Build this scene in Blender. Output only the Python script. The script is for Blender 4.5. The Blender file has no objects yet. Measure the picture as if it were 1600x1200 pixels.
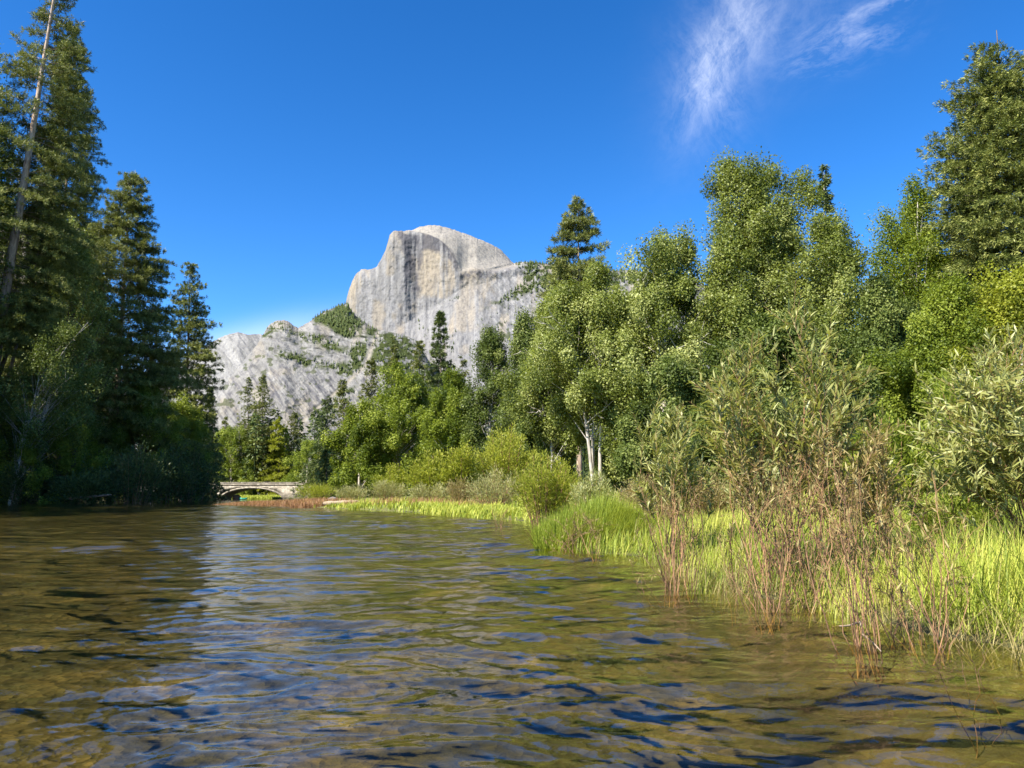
import bpy, math
import numpy as np
from mathutils import Vector

sc = bpy.context.scene
COL = sc.collection
R = math.radians

# ------------------------------------------------------------------ camera, world, sun, exposure
F = 1186.0            # focal length in pixels of a 1600 x 1200 picture
CAM_Z = 0.9           # someone low over the water (a raft)
PITCH = math.atan(174.0 / F)
cam_d = bpy.data.cameras.new("camera")
cam_d.sensor_width = 36.0
cam_d.lens = 36.0 * F / 1600.0
cam_d.clip_start = 0.05
cam_d.clip_end = 30000
cam = bpy.data.objects.new("camera", cam_d)
cam.location = (0, 0, CAM_Z)
cam.rotation_euler = (R(90) + PITCH, 0, 0)
COL.objects.link(cam)
sc.camera = cam

SUN_EL, SUN_AZ = 45.0, 49.0     # azimuth: degrees to the left of straight behind the camera
s_dir = Vector((-math.sin(R(SUN_AZ)) * math.cos(R(SUN_EL)), -math.cos(R(SUN_AZ)) * math.cos(R(SUN_EL)), math.sin(R(SUN_EL))))
sun_d = bpy.data.lights.new("sun", "SUN")
sun_d.energy = 5.0
sun_d.angle = R(0.55)
sun_d.color = (1.0, 0.93, 0.80)
sun = bpy.data.objects.new("sun", sun_d)
sun.rotation_euler = s_dir.to_track_quat('Z', 'Y').to_euler()
sun.location = (-40, -40, 80)
COL.objects.link(sun)

world = bpy.data.worlds.new("World")
sc.world = world
world.use_nodes = True


def N(nt, typ, **kw):
    n = nt.nodes.new(typ)
    for k, v in kw.items():
        if k in n.bl_rna.properties:
            setattr(n, k, v)
        else:
            n.inputs[k.replace('_', ' ')].default_value = v
    return n


def L(nt, a, b):
    nt.links.new(a, b)


def math_n(nt, op, a, b=None, c=None, clamp=False):
    n = nt.nodes.new('ShaderNodeMath')
    n.operation = op
    n.use_clamp = clamp
    for i, v in enumerate((a, b, c)):
        if v is None:
            continue
        if isinstance(v, (int, float)):
            n.inputs[i].default_value = v
        else:
            nt.links.new(v, n.inputs[i])
    return n.outputs[0]


def mixc(nt, fac, a, b, mode='MIX'):
    n = nt.nodes.new('ShaderNodeMix')
    n.data_type = 'RGBA'
    n.blend_type = mode
    for i, v in ((0, fac), (6, a), (7, b)):
        if isinstance(v, (int, float)):
            n.inputs[i].default_value = v
        elif isinstance(v, tuple):
            n.inputs[i].default_value = (*v, 1) if len(v) == 3 else v
        else:
            nt.links.new(v, n.inputs[i])
    return n.outputs[2]


def ramp(nt, fac, stops):
    n = nt.nodes.new('ShaderNodeValToRGB')
    cr = n.color_ramp
    while len(cr.elements) < len(stops):
        cr.elements.new(0.5)
    for e, (p, c) in zip(cr.elements, stops):
        e.position = p
        e.color = (*c, 1) if len(c) == 3 else c
    nt.links.new(fac, n.inputs[0])
    return n.outputs[0]


def ray(px, py):
    u, v = (px - 800.0) / F, (600.0 - py) / F
    return np.array((u, math.cos(PITCH) - v * math.sin(PITCH), math.sin(PITCH) + v * math.cos(PITCH)))


def build_world():
    nt = world.node_tree
    nt.nodes.clear()
    out = N(nt, 'ShaderNodeOutputWorld')
    bg = N(nt, 'ShaderNodeBackground')
    bg.inputs['Strength'].default_value = 0.10
    sky = N(nt, 'ShaderNodeTexSky')
    sky.sky_type = 'NISHITA'
    sky.sun_disc = False
    sky.sun_elevation = R(SUN_EL)
    # the sky's rotation runs clockwise from +Y seen from above
    sky.sun_rotation = math.atan2(s_dir.x, s_dir.y)
    sky.altitude = 1200
    sky.air_density = 1.0
    sky.dust_density = 0.25
    sky.ozone_density = 4.0
    hs = N(nt, 'ShaderNodeHueSaturation')
    hs.inputs['Saturation'].default_value = 1.20
    hs.inputs['Hue'].default_value = 0.502
    hs.inputs['Value'].default_value = 0.72
    ga = N(nt, 'ShaderNodeGamma'); ga.inputs['Gamma'].default_value = 1.22
    L(nt, sky.outputs[0], ga.inputs[0]); L(nt, ga.outputs[0], hs.inputs['Color'])
    tc = N(nt, 'ShaderNodeTexCoord')
    # wisps of cirrus: a patch of sky round a direction, streaked along one way
    c = ray(1215, 30)
    c = c / np.linalg.norm(c)
    right = np.cross(c, (0, 0, 1)); right /= np.linalg.norm(right)
    up = np.cross(right, c)

    def dot(vec):
        n = N(nt, 'ShaderNodeVectorMath', operation='DOT_PRODUCT')
        L(nt, tc.outputs['Generated'], n.inputs[0])
        n.inputs[1].default_value = tuple(vec)
        return n.outputs['Value']
    du, dv, dw = dot(right), dot(up), dot(c)
    comb = N(nt, 'ShaderNodeCombineXYZ')
    L(nt, du, comb.inputs[0]); L(nt, dv, comb.inputs[1])
    # warp
    nz = N(nt, 'ShaderNodeTexNoise'); nz.inputs['Scale'].default_value = 9; nz.inputs['Detail'].default_value = 4
    L(nt, comb.outputs[0], nz.inputs['Vector'])
    wv = N(nt, 'ShaderNodeVectorMath', operation='MULTIPLY_ADD')
    L(nt, nz.outputs['Color'], wv.inputs[0]); wv.inputs[1].default_value = (0.06, 0.06, 0); L(nt, comb.outputs[0], wv.inputs[2])

    def streak(rot, sx, sy, scale, detail, rough):
        mp = N(nt, 'ShaderNodeMapping', vector_type='TEXTURE')
        mp.inputs['Rotation'].default_value = (0, 0, R(rot))
        mp.inputs['Scale'].default_value = (1.0 / sx, 1.0 / sy, 1)
        L(nt, wv.outputs[0], mp.inputs['Vector'])
        t = N(nt, 'ShaderNodeTexNoise'); t.inputs['Scale'].default_value = scale
        t.inputs['Detail'].default_value = detail; t.inputs['Roughness'].default_value = rough
        L(nt, mp.outputs[0], t.inputs['Vector'])
        return t.outputs['Fac']

    def blob(u0, v0, ru, rv, rot=0.0):
        ca, sa = math.cos(R(rot)), math.sin(R(rot))
        a = math_n(nt, 'SUBTRACT', du, u0); b = math_n(nt, 'SUBTRACT', dv, v0)
        p = math_n(nt, 'ADD', math_n(nt, 'MULTIPLY', a, ca), math_n(nt, 'MULTIPLY', b, sa))
        q = math_n(nt, 'SUBTRACT', math_n(nt, 'MULTIPLY', b, ca), math_n(nt, 'MULTIPLY', a, sa))
        p = math_n(nt, 'DIVIDE', p, ru); q = math_n(nt, 'DIVIDE', q, rv)
        r2 = math_n(nt, 'ADD', math_n(nt, 'MULTIPLY', p, p), math_n(nt, 'MULTIPLY', q, q))
        return math_n(nt, 'POWER', 2.718, math_n(nt, 'MULTIPLY', r2, -1.0))

    def uv(px, py):
        d = ray(px, py); d = d / np.linalg.norm(d)
        return float(d @ right), float(d @ up)
    s1 = streak(58, 3.4, 8, 3.4, 12, 0.74)
    s2 = streak(12, 3.6, 9, 3.4, 12, 0.74)
    s3 = streak(112, 3.6, 9, 3.0, 12, 0.72)
    k1 = math_n(nt, 'MULTIPLY_ADD', s1, 3.6, -1.45, clamp=True)
    k2 = math_n(nt, 'MULTIPLY_ADD', s2, 4.4, -2.05, clamp=True)
    k3 = math_n(nt, 'MULTIPLY_ADD', s3, 3.8, -1.65, clamp=True)
    soft = math_n(nt, 'MULTIPLY_ADD', s2, 0.9, -0.2, clamp=True)
    terms = []
    for (px, py, ru, rv, rot, k, g) in ((1160, 30, 0.10, 0.026, 60, k1, 0.40), (1092, 120, 0.065, 0.022, 64, k1, 0.30), (1108, 140, 0.06, 0.026, 112, k3, 0.22), (1135, 60, 0.10, 0.040, 70, k3, 0.20),
                                        (1150, 60, 0.13, 0.060, 55, soft, 0.24), (1230, 45, 0.11, 0.06, 10, soft, 0.17), (1215, 40, 0.08, 0.03, 20, k3, 0.12), (1380, 8, 0.05, 0.009, 8, k2, 0.34),
                                        (1338, 58, 0.045, 0.013, -8, k2, 0.36), (1265, 92, 0.030, 0.011, 5, k2, 0.26), (1300, 108, 0.035, 0.010, 5, k2, 0.16)):
        terms.append(math_n(nt, 'MULTIPLY', math_n(nt, 'MULTIPLY', blob(*uv(px, py), ru, rv, rot), k), g * 0.58))
    cl = terms[0]
    for t_ in terms[1:]:
        cl = math_n(nt, 'ADD', cl, t_)
    # low bank of cloud far off over the left ridge
    lb = math_n(nt, 'MULTIPLY', blob(*uv(370, 540), 0.10, 0.022, -3), math_n(nt, 'MULTIPLY_ADD', s2, 0.9, 0.55, clamp=True))
    cl = math_n(nt, 'ADD', cl, math_n(nt, 'MULTIPLY', lb, 0.26))
    cl = math_n(nt, 'MULTIPLY', cl, math_n(nt, 'GREATER_THAN', dw, 0.0), clamp=True)
    col = mixc(nt, cl, hs.outputs[0], (6.6, 6.7, 7.0))
    L(nt, col, bg.inputs['Color'])
    L(nt, bg.outputs[0], out.inputs[0])


build_world()
sc.view_settings.view_transform = 'Standard'
sc.view_settings.look = 'None'
sc.view_settings.gamma = 1.0
sc.view_settings.exposure = 1.45
cy = sc.cycles
cy.max_bounces = 6
cy.diffuse_bounces = 2
cy.glossy_bounces = 3
cy.transmission_bounces = 4
cy.transparent_max_bounces = 8
cy.caustics_reflective = False
cy.caustics_refractive = False
cy.use_denoising = True
cy.sample_clamp_indirect = 4.0
sc.render.filter_size = 1.2
sc.render.film_transparent = False

# ------------------------------------------------------------------ helpers: places, noise, meshes


def P(px, py, d):
    """The point on the ray through a pixel of the photograph that lies d metres ahead (arrays allowed)."""
    px = np.asarray(px, float); py = np.asarray(py, float); d = np.asarray(d, float)
    u, v = (px - 800.0) / F, (600.0 - py) / F
    ry = math.cos(PITCH) - v * math.sin(PITCH)
    rz = math.sin(PITCH) + v * math.cos(PITCH)
    k = d / ry
    return np.stack(np.broadcast_arrays(u * k, d, CAM_Z + rz * k), -1)


_T = np.random.default_rng(11).random((256, 256))


def vnoise(x, y, s=0):
    x = np.asarray(x, float) + s * 17.31; y = np.asarray(y, float) + s * 7.77
    xi = np.floor(x).astype(int); yi = np.floor(y).astype(int)
    fx = x - xi; fy = y - yi
    fx = fx * fx * fx * (fx * (fx * 6 - 15) + 10); fy = fy * fy * fy * (fy * (fy * 6 - 15) + 10)
    a = _T[xi & 255, yi & 255]; b = _T[(xi + 1) & 255, yi & 255]
    c = _T[xi & 255, (yi + 1) & 255]; d = _T[(xi + 1) & 255, (yi + 1) & 255]
    return (a * (1 - fx) + b * fx) * (1 - fy) + (c * (1 - fx) + d * fx) * fy


def fbm(x, y, o=4, s=0, g=0.5):
    t = 0; a = 1.0; n = 0
    for i in range(o):
        t = t + a * vnoise(x, y, s + i * 3); n += a
        x = x * 2.03; y = y * 2.03; a *= g
    return t / n


def ridged(x, y, o=4, s=0, g=0.55):
    t = 0; a = 1.0; n = 0
    for i in range(o):
        t = t + a * (1 - np.abs(2 * vnoise(x, y, s + i * 5) - 1)); n += a
        x = x * 2.05; y = y * 2.05; a *= g
    return t / n


def sstep(a, b, x):
    t = np.clip((x - a) / (b - a), 0, 1)
    return t * t * (3 - 2 * t)


def in_poly(x, y, poly):
    ins = np.zeros(np.shape(x), bool)
    n = len(poly)
    for i in range(n):
        x1, y1 = poly[i]; x2, y2 = poly[(i + 1) % n]
        cond = ((y1 > y) != (y2 > y))
        xs = (x2 - x1) * (y - y1) / ((y2 - y1) if y2 != y1 else 1e-9) + x1
        ins ^= cond & (x < xs)
    return ins


class MB:
    """Collects vertices and quads (and a per-vertex tint value)."""

    def __init__(self):
        self.v, self.f, self.t, self.n = [], [], [], 0

    def add(self, V, Fq, t=0.5):
        V = np.asarray(V, float).reshape(-1, 3)
        self.v.append(V); self.f.append(np.asarray(Fq, int).reshape(-1, 4) + self.n)
        tt = np.empty(len(V)); tt[:] = t
        self.t.append(tt); self.n += len(V)

    def tube(self, pts, rad, sides=6, t=0.5):
        pts = np.asarray(pts, float); n = len(pts)
        rad = np.broadcast_to(np.asarray(rad, float), (n,))
        tan = np.gradient(pts, axis=0)
        tan /= np.linalg.norm(tan, axis=1)[:, None] + 1e-9
        ref = np.array((0.0, 0, 1)) if abs(tan[0, 2]) < 0.9 else np.array((1.0, 0, 0))
        s = np.cross(tan, ref); s /= np.linalg.norm(s, axis=1)[:, None] + 1e-9
        b = np.cross(tan, s)
        a = np.arange(sides) * 2 * math.pi / sides
        V = pts[:, None, :] + rad[:, None, None] * (np.cos(a)[None, :, None] * s[:, None, :] + np.sin(a)[None, :, None] * b[:, None, :])
        i = np.arange(n - 1)[:, None] * sides; j = np.arange(sides)[None, :]; k = (j + 1) % sides
        Fq = np.stack([i + j, i + k, i + sides + k, i + sides + j], -1)
        self.add(V, Fq, t)

    def leaves(self, c, d, nrm, ln, wd, t=None, taper=0.5):
        """Rhombic leaves: c base, d direction, nrm facing."""
        n = len(c)
        s = np.cross(d, nrm); s /= np.linalg.norm(s, axis=1)[:, None] + 1e-9
        ln = np.broadcast_to(ln, (n,))[:, None]; wd = np.broadcast_to(wd, (n,))[:, None]
        mid = c + d * ln * taper
        V = np.stack([c, mid + s * wd * 0.5, c + d * ln, mid - s * wd * 0.5], 1)
        Fq = np.arange(4 * n).reshape(n, 4)
        self.add(V, Fq, 0.5 if t is None else np.repeat(t, 4))

    def blades(self, c, d, nrm, ln, wd, bend, t=None, prof=(0.55, 1.0, 0.75, 0.06)):
        """Long curved leaves of three quads: bend turns the tip towards -nrm."""
        n = len(c)
        s = np.cross(d, nrm); s /= np.linalg.norm(s, axis=1)[:, None] + 1e-9
        nn = np.cross(s, d)
        ln = np.broadcast_to(ln, (n,))[:, None]; wd = np.broadcast_to(wd, (n,))[:, None]; bend = np.broadcast_to(bend, (n,))[:, None]
        rows = []
        for k, w in enumerate(prof):
            q = k / (len(prof) - 1)
            p = c + d * ln * (q - 0.25 * np.abs(bend) * q * q) - nn * ln * bend * q * q * 0.6
            rows += [p + s * wd * 0.5 * w, p - s * wd * 0.5 * w]
        V = np.stack(rows, 1)
        m = len(prof) * 2
        base = np.arange(n)[:, None] * m
        Fq = np.concatenate([base + np.array((2 * k, 2 * k + 1, 2 * k + 3, 2 * k + 2))[None, :] for k in range(len(prof) - 1)], 0)
        self.add(V, Fq, 0.5 if t is None else np.repeat(t, m))

    def mesh(self, name, mat, smooth=False):
        V = np.concatenate(self.v); Fq = np.concatenate(self.f); t = np.concatenate(self.t)
        me = bpy.data.meshes.new(name)
        me.vertices.add(len(V)); me.vertices.foreach_set('co', V.astype(np.float32).ravel())
        me.loops.add(len(Fq) * 4); me.loops.foreach_set('vertex_index', Fq.astype(np.int32).ravel())
        me.polygons.add(len(Fq)); me.polygons.foreach_set('loop_start', (np.arange(len(Fq)) * 4).astype(np.int32))
        if smooth:
            me.polygons.foreach_set('use_smooth', np.ones(len(Fq), bool))
        me.update(calc_edges=True)
        a = me.attributes.new('tint', 'FLOAT', 'POINT'); a.data.foreach_set('value', t.astype(np.float32))
        if mat:
            me.materials.append(mat)
        return me


def obj(name, me, parent=None, loc=None):
    o = bpy.data.objects.new(name, me)
    COL.objects.link(o)
    if parent is not None:
        o.parent = parent
    if loc is not None:
        o.location = tuple(loc)
    return o


def thing(name, label, cat, loc, group=None, rz=0.0, lean=(0, 0)):
    o = bpy.data.objects.new(name, None)
    o.empty_display_size = 0.5
    COL.objects.link(o)
    o.location = tuple(loc); o.rotation_euler = (lean[0], lean[1], rz)
    o['label'] = label; o['category'] = cat
    if group:
        o['group'] = group
    return o


def tag(o, label, cat, group=None):
    o['label'] = label; o['category'] = cat
    if group:
        o['group'] = group
    return o


def unit(v):
    return v / (np.linalg.norm(v, axis=-1, keepdims=True) + 1e-9)

# ------------------------------------------------------------------ materials


def new_mat(name):
    m = bpy.data.materials.new(name)
    m.use_nodes = True
    nt = m.node_tree
    nt.nodes.clear()
    out = N(nt, 'ShaderNodeOutputMaterial')
    return m, nt, out


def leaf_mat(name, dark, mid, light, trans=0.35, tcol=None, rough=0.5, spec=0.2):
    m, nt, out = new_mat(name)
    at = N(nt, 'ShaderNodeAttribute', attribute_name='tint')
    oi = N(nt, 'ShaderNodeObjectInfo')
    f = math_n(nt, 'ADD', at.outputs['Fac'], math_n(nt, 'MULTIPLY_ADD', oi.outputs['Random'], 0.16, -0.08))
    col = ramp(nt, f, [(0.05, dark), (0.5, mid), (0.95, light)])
    p = N(nt, 'ShaderNodeBsdfPrincipled')
    L(nt, col, p.inputs['Base Color'])
    p.inputs['Roughness'].default_value = rough
    p.inputs['Specular IOR Level'].default_value = spec
    tr = N(nt, 'ShaderNodeBsdfTranslucent')
    L(nt, mixc(nt, 0.6, col, tcol or (mid[0] * 1.9, mid[1] * 1.9, mid[2] * 0.8)), tr.inputs['Color'])
    mx = N(nt, 'ShaderNodeMixShader'); mx.inputs[0].default_value = trans
    L(nt, p.outputs[0], mx.inputs[1]); L(nt, tr.outputs[0], mx.inputs[2])
    L(nt, mx.outputs[0], out.inputs[0])
    return m


def bark_mat(name, a, b, scale=6.0, stretch=0.18, rough=0.9):
    m, nt, out = new_mat(name)
    tc = N(nt, 'ShaderNodeTexCoord')
    mp = N(nt, 'ShaderNodeMapping'); mp.inputs['Scale'].default_value = (1, 1, stretch)
    L(nt, tc.outputs['Object'], mp.inputs['Vector'])
    nz = N(nt, 'ShaderNodeTexNoise'); nz.inputs['Scale'].default_value = scale; nz.inputs['Detail'].default_value = 6
    nz.inputs['Roughness'].default_value = 0.7
    L(nt, mp.outputs[0], nz.inputs['Vector'])
    at = N(nt, 'ShaderNodeAttribute', attribute_name='tint')
    f = math_n(nt, 'ADD', nz.outputs['Fac'], math_n(nt, 'MULTIPLY_ADD', at.outputs['Fac'], 0.5, -0.25))
    col = ramp(nt, f, [(0.34, a), (0.64, b)])
    p = N(nt, 'ShaderNodeBsdfPrincipled')
    L(nt, col, p.inputs['Base Color']); p.inputs['Roughness'].default_value = rough
    bp = N(nt, 'ShaderNodeBump'); bp.inputs['Strength'].default_value = 0.6; bp.inputs['Distance'].default_value = 0.05
    L(nt, nz.outputs['Fac'], bp.inputs['Height']); L(nt, bp.outputs[0], p.inputs['Normal'])
    L(nt, p.outputs[0], out.inputs[0])
    return m


M = {}
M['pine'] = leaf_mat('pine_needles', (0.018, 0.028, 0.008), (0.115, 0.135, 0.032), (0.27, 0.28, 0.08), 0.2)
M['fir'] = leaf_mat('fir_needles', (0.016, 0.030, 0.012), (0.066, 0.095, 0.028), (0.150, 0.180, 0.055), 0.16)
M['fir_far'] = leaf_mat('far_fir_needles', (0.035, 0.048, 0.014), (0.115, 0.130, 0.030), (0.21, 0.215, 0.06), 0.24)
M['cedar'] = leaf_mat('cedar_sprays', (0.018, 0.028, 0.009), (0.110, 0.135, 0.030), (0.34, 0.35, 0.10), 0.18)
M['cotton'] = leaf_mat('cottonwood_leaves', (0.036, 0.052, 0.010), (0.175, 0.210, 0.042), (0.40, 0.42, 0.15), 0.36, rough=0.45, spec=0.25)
M['shade_leaf'] = leaf_mat('shade_dark_leaves', (0.022, 0.036, 0.008), (0.095, 0.130, 0.026), (0.24, 0.27, 0.075), 0.28)  # the shade behind the willows is put into this darker leaf colour
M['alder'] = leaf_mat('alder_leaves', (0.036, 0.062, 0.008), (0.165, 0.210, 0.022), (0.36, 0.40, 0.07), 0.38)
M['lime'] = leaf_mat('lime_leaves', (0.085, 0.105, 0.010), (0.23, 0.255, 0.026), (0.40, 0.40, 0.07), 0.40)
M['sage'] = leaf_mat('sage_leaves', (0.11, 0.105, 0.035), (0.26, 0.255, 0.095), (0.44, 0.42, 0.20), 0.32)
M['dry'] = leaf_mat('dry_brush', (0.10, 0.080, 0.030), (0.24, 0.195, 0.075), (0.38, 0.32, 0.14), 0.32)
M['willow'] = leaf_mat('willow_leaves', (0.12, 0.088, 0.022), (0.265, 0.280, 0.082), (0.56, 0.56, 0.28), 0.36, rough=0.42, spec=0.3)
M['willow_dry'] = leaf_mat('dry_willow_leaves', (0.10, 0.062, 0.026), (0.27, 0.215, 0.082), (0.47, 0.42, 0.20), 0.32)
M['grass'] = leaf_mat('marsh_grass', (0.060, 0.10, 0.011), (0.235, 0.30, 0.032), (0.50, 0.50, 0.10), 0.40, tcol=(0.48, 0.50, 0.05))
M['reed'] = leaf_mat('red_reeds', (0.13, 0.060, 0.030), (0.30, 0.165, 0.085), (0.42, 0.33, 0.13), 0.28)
M['bark_pine'] = bark_mat('pine_bark', (0.14, 0.095, 0.07), (0.46, 0.36, 0.28), 4.0)
M['bark_dark'] = bark_mat('dark_bark', (0.045, 0.034, 0.026), (0.15, 0.12, 0.09), 5.0)
M['bark_pale'] = bark_mat('pale_bark', (0.20, 0.17, 0.14), (0.52, 0.48, 0.42), 5.0)
M['stem'] = bark_mat('willow_stem', (0.070, 0.030, 0.015), (0.36, 0.20, 0.095), 30.0, 0.3, 0.7)
M['deadwood'] = bark_mat('dead_wood', (0.17, 0.12, 0.075), (0.36, 0.28, 0.19), 8.0)

# ------------------------------------------------------------------ the ground and the river bed
RY = [-60, 0, 3, 4.2, 5, 6.2, 7.3, 9, 11, 12.5, 14, 20, 26, 37, 51, 67, 74, 79, 86, 95, 120, 178, 188, 198, 216, 300, 600, 9000]
RX = [12, 5.2, 3.7, 3.1, 2.75, 2.5, 2.0, 2.2, 2.0, 1.2, 0.75, 1.1, 0.8, -3.2, -11, -20, -28, -28.5, -24, -26, -37, -53, -59, -76, -102, -190, -330, -4500]
LY = [-60, 0, 60, 90, 155, 178, 192, 216, 300, 600, 9000]
LX = [-75, -66, -62, -60.5, -62, -70, -84, -118, -206, -350, -4530]


def inland(x, y):
    r = x - np.interp(y, RY, RX)
    l = np.interp(y, LY, LX) - x
    return np.maximum(r, l), r, l


def ground_z(x, y):
    x = np.asarray(x, float); y = np.asarray(y, float)
    s, r, l = inland(x, y)
    rough = fbm(x * 0.45, y * 0.45, 3, 2) - 0.5
    zr = 1.1 * (1 - np.exp(-np.maximum(r, 0) / 16)) + np.minimum(np.maximum(r, 0), 1) * rough * 0.18
    zl = 1.7 * (1 - np.exp(-np.maximum(l, 0) / 2.5))
    bed = -0.95 * (1 - np.exp(np.minimum(s, 0) / 2.6)) + rough * 0.22 * np.minimum(-np.minimum(s, 0), 1)
    return np.where(r > 0, zr, np.where(l > 0, zl, bed)) - 0.0


def grid_faces(nr, nc):
    i = np.arange(nr - 1)[:, None] * nc; j = np.arange(nc - 1)[None, :]
    return np.stack([i + j, i + j + 1, i + nc + j + 1, i + nc + j], -1).reshape(-1, 4)


def build_ground():
    def axis(lo, hi, n, c, k):
        a, b = math.asinh((lo - c) / k), math.asinh((hi - c) / k)
        return c + k * np.sinh(np.linspace(a, b, n))
    xs = axis(-9000, 9000, 420, 2.0, 14.0)
    ys = axis(-400, 9000, 420, 6.0, 14.0)
    X, Y = np.meshgrid(xs, ys)
    Z = ground_z(X, Y)
    mb = MB()
    s, r, l = inland(X, Y)
    mb.add(np.stack([X, Y, Z], -1), grid_faces(len(ys), len(xs)), sstep(-0.15, 0.5, s).ravel())
    m, nt, out = new_mat('ground_soil')
    tc = N(nt, 'ShaderNodeTexCoord')
    at = N(nt, 'ShaderNodeAttribute', attribute_name='tint')
    n1 = N(nt, 'ShaderNodeTexNoise'); n1.inputs['Scale'].default_value = 1.1; n1.inputs['Detail'].default_value = 8; n1.inputs['Roughness'].default_value = 0.62
    v1 = N(nt, 'ShaderNodeTexVoronoi'); v1.inputs['Scale'].default_value = 8.0
    n2 = N(nt, 'ShaderNodeTexNoise'); n2.inputs['Scale'].default_value = 9; n2.inputs['Detail'].default_value = 6
    for n in (n1, n2):
        L(nt, tc.outputs['Object'], n.inputs['Vector'])
    wv = N(nt, 'ShaderNodeVectorMath', operation='MULTIPLY_ADD')
    L(nt, n2.outputs['Color'], wv.inputs[0]); wv.inputs[1].default_value = (0.14, 0.14, 0.1); L(nt, tc.outputs['Object'], wv.inputs[2])
    L(nt, wv.outputs[0], v1.inputs['Vector'])
    bed = ramp(nt, n1.outputs['Fac'], [(0.30, (0.013, 0.011, 0.005)), (0.46, (0.042, 0.033, 0.015)), (0.60, (0.080, 0.057, 0.026)), (0.78, (0.22, 0.16, 0.085))])
    st = ramp(nt, v1.outputs['Color'], [(0.15, (0.42, 0.42, 0.38)), (0.5, (0.85, 0.84, 0.8)), (0.9, (1.25, 1.2, 1.1))])
    bed = mixc(nt, 0.75, bed, st, 'MULTIPLY')
    soil = ramp(nt, n1.outputs['Fac'], [(0.35, (0.07, 0.075, 0.014)), (0.6, (0.17, 0.17, 0.03))])
    col = mixc(nt, at.outputs['Fac'], bed, soil)
    p = N(nt, 'ShaderNodeBsdfPrincipled'); p.inputs['Roughness'].default_value = 0.9
    L(nt, col, p.inputs['Base Color'])
    bp = N(nt, 'ShaderNodeBump'); bp.inputs['Strength'].default_value = 0.8; bp.inputs['Distance'].default_value = 0.08
    L(nt, v1.outputs['Distance'], bp.inputs['Height']); L(nt, bp.outputs[0], p.inputs['Normal'])
    L(nt, p.outputs[0], out.inputs[0])
    o = obj('ground', mb.mesh('ground', m, True)); o['kind'] = 'structure'


build_ground()


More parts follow.
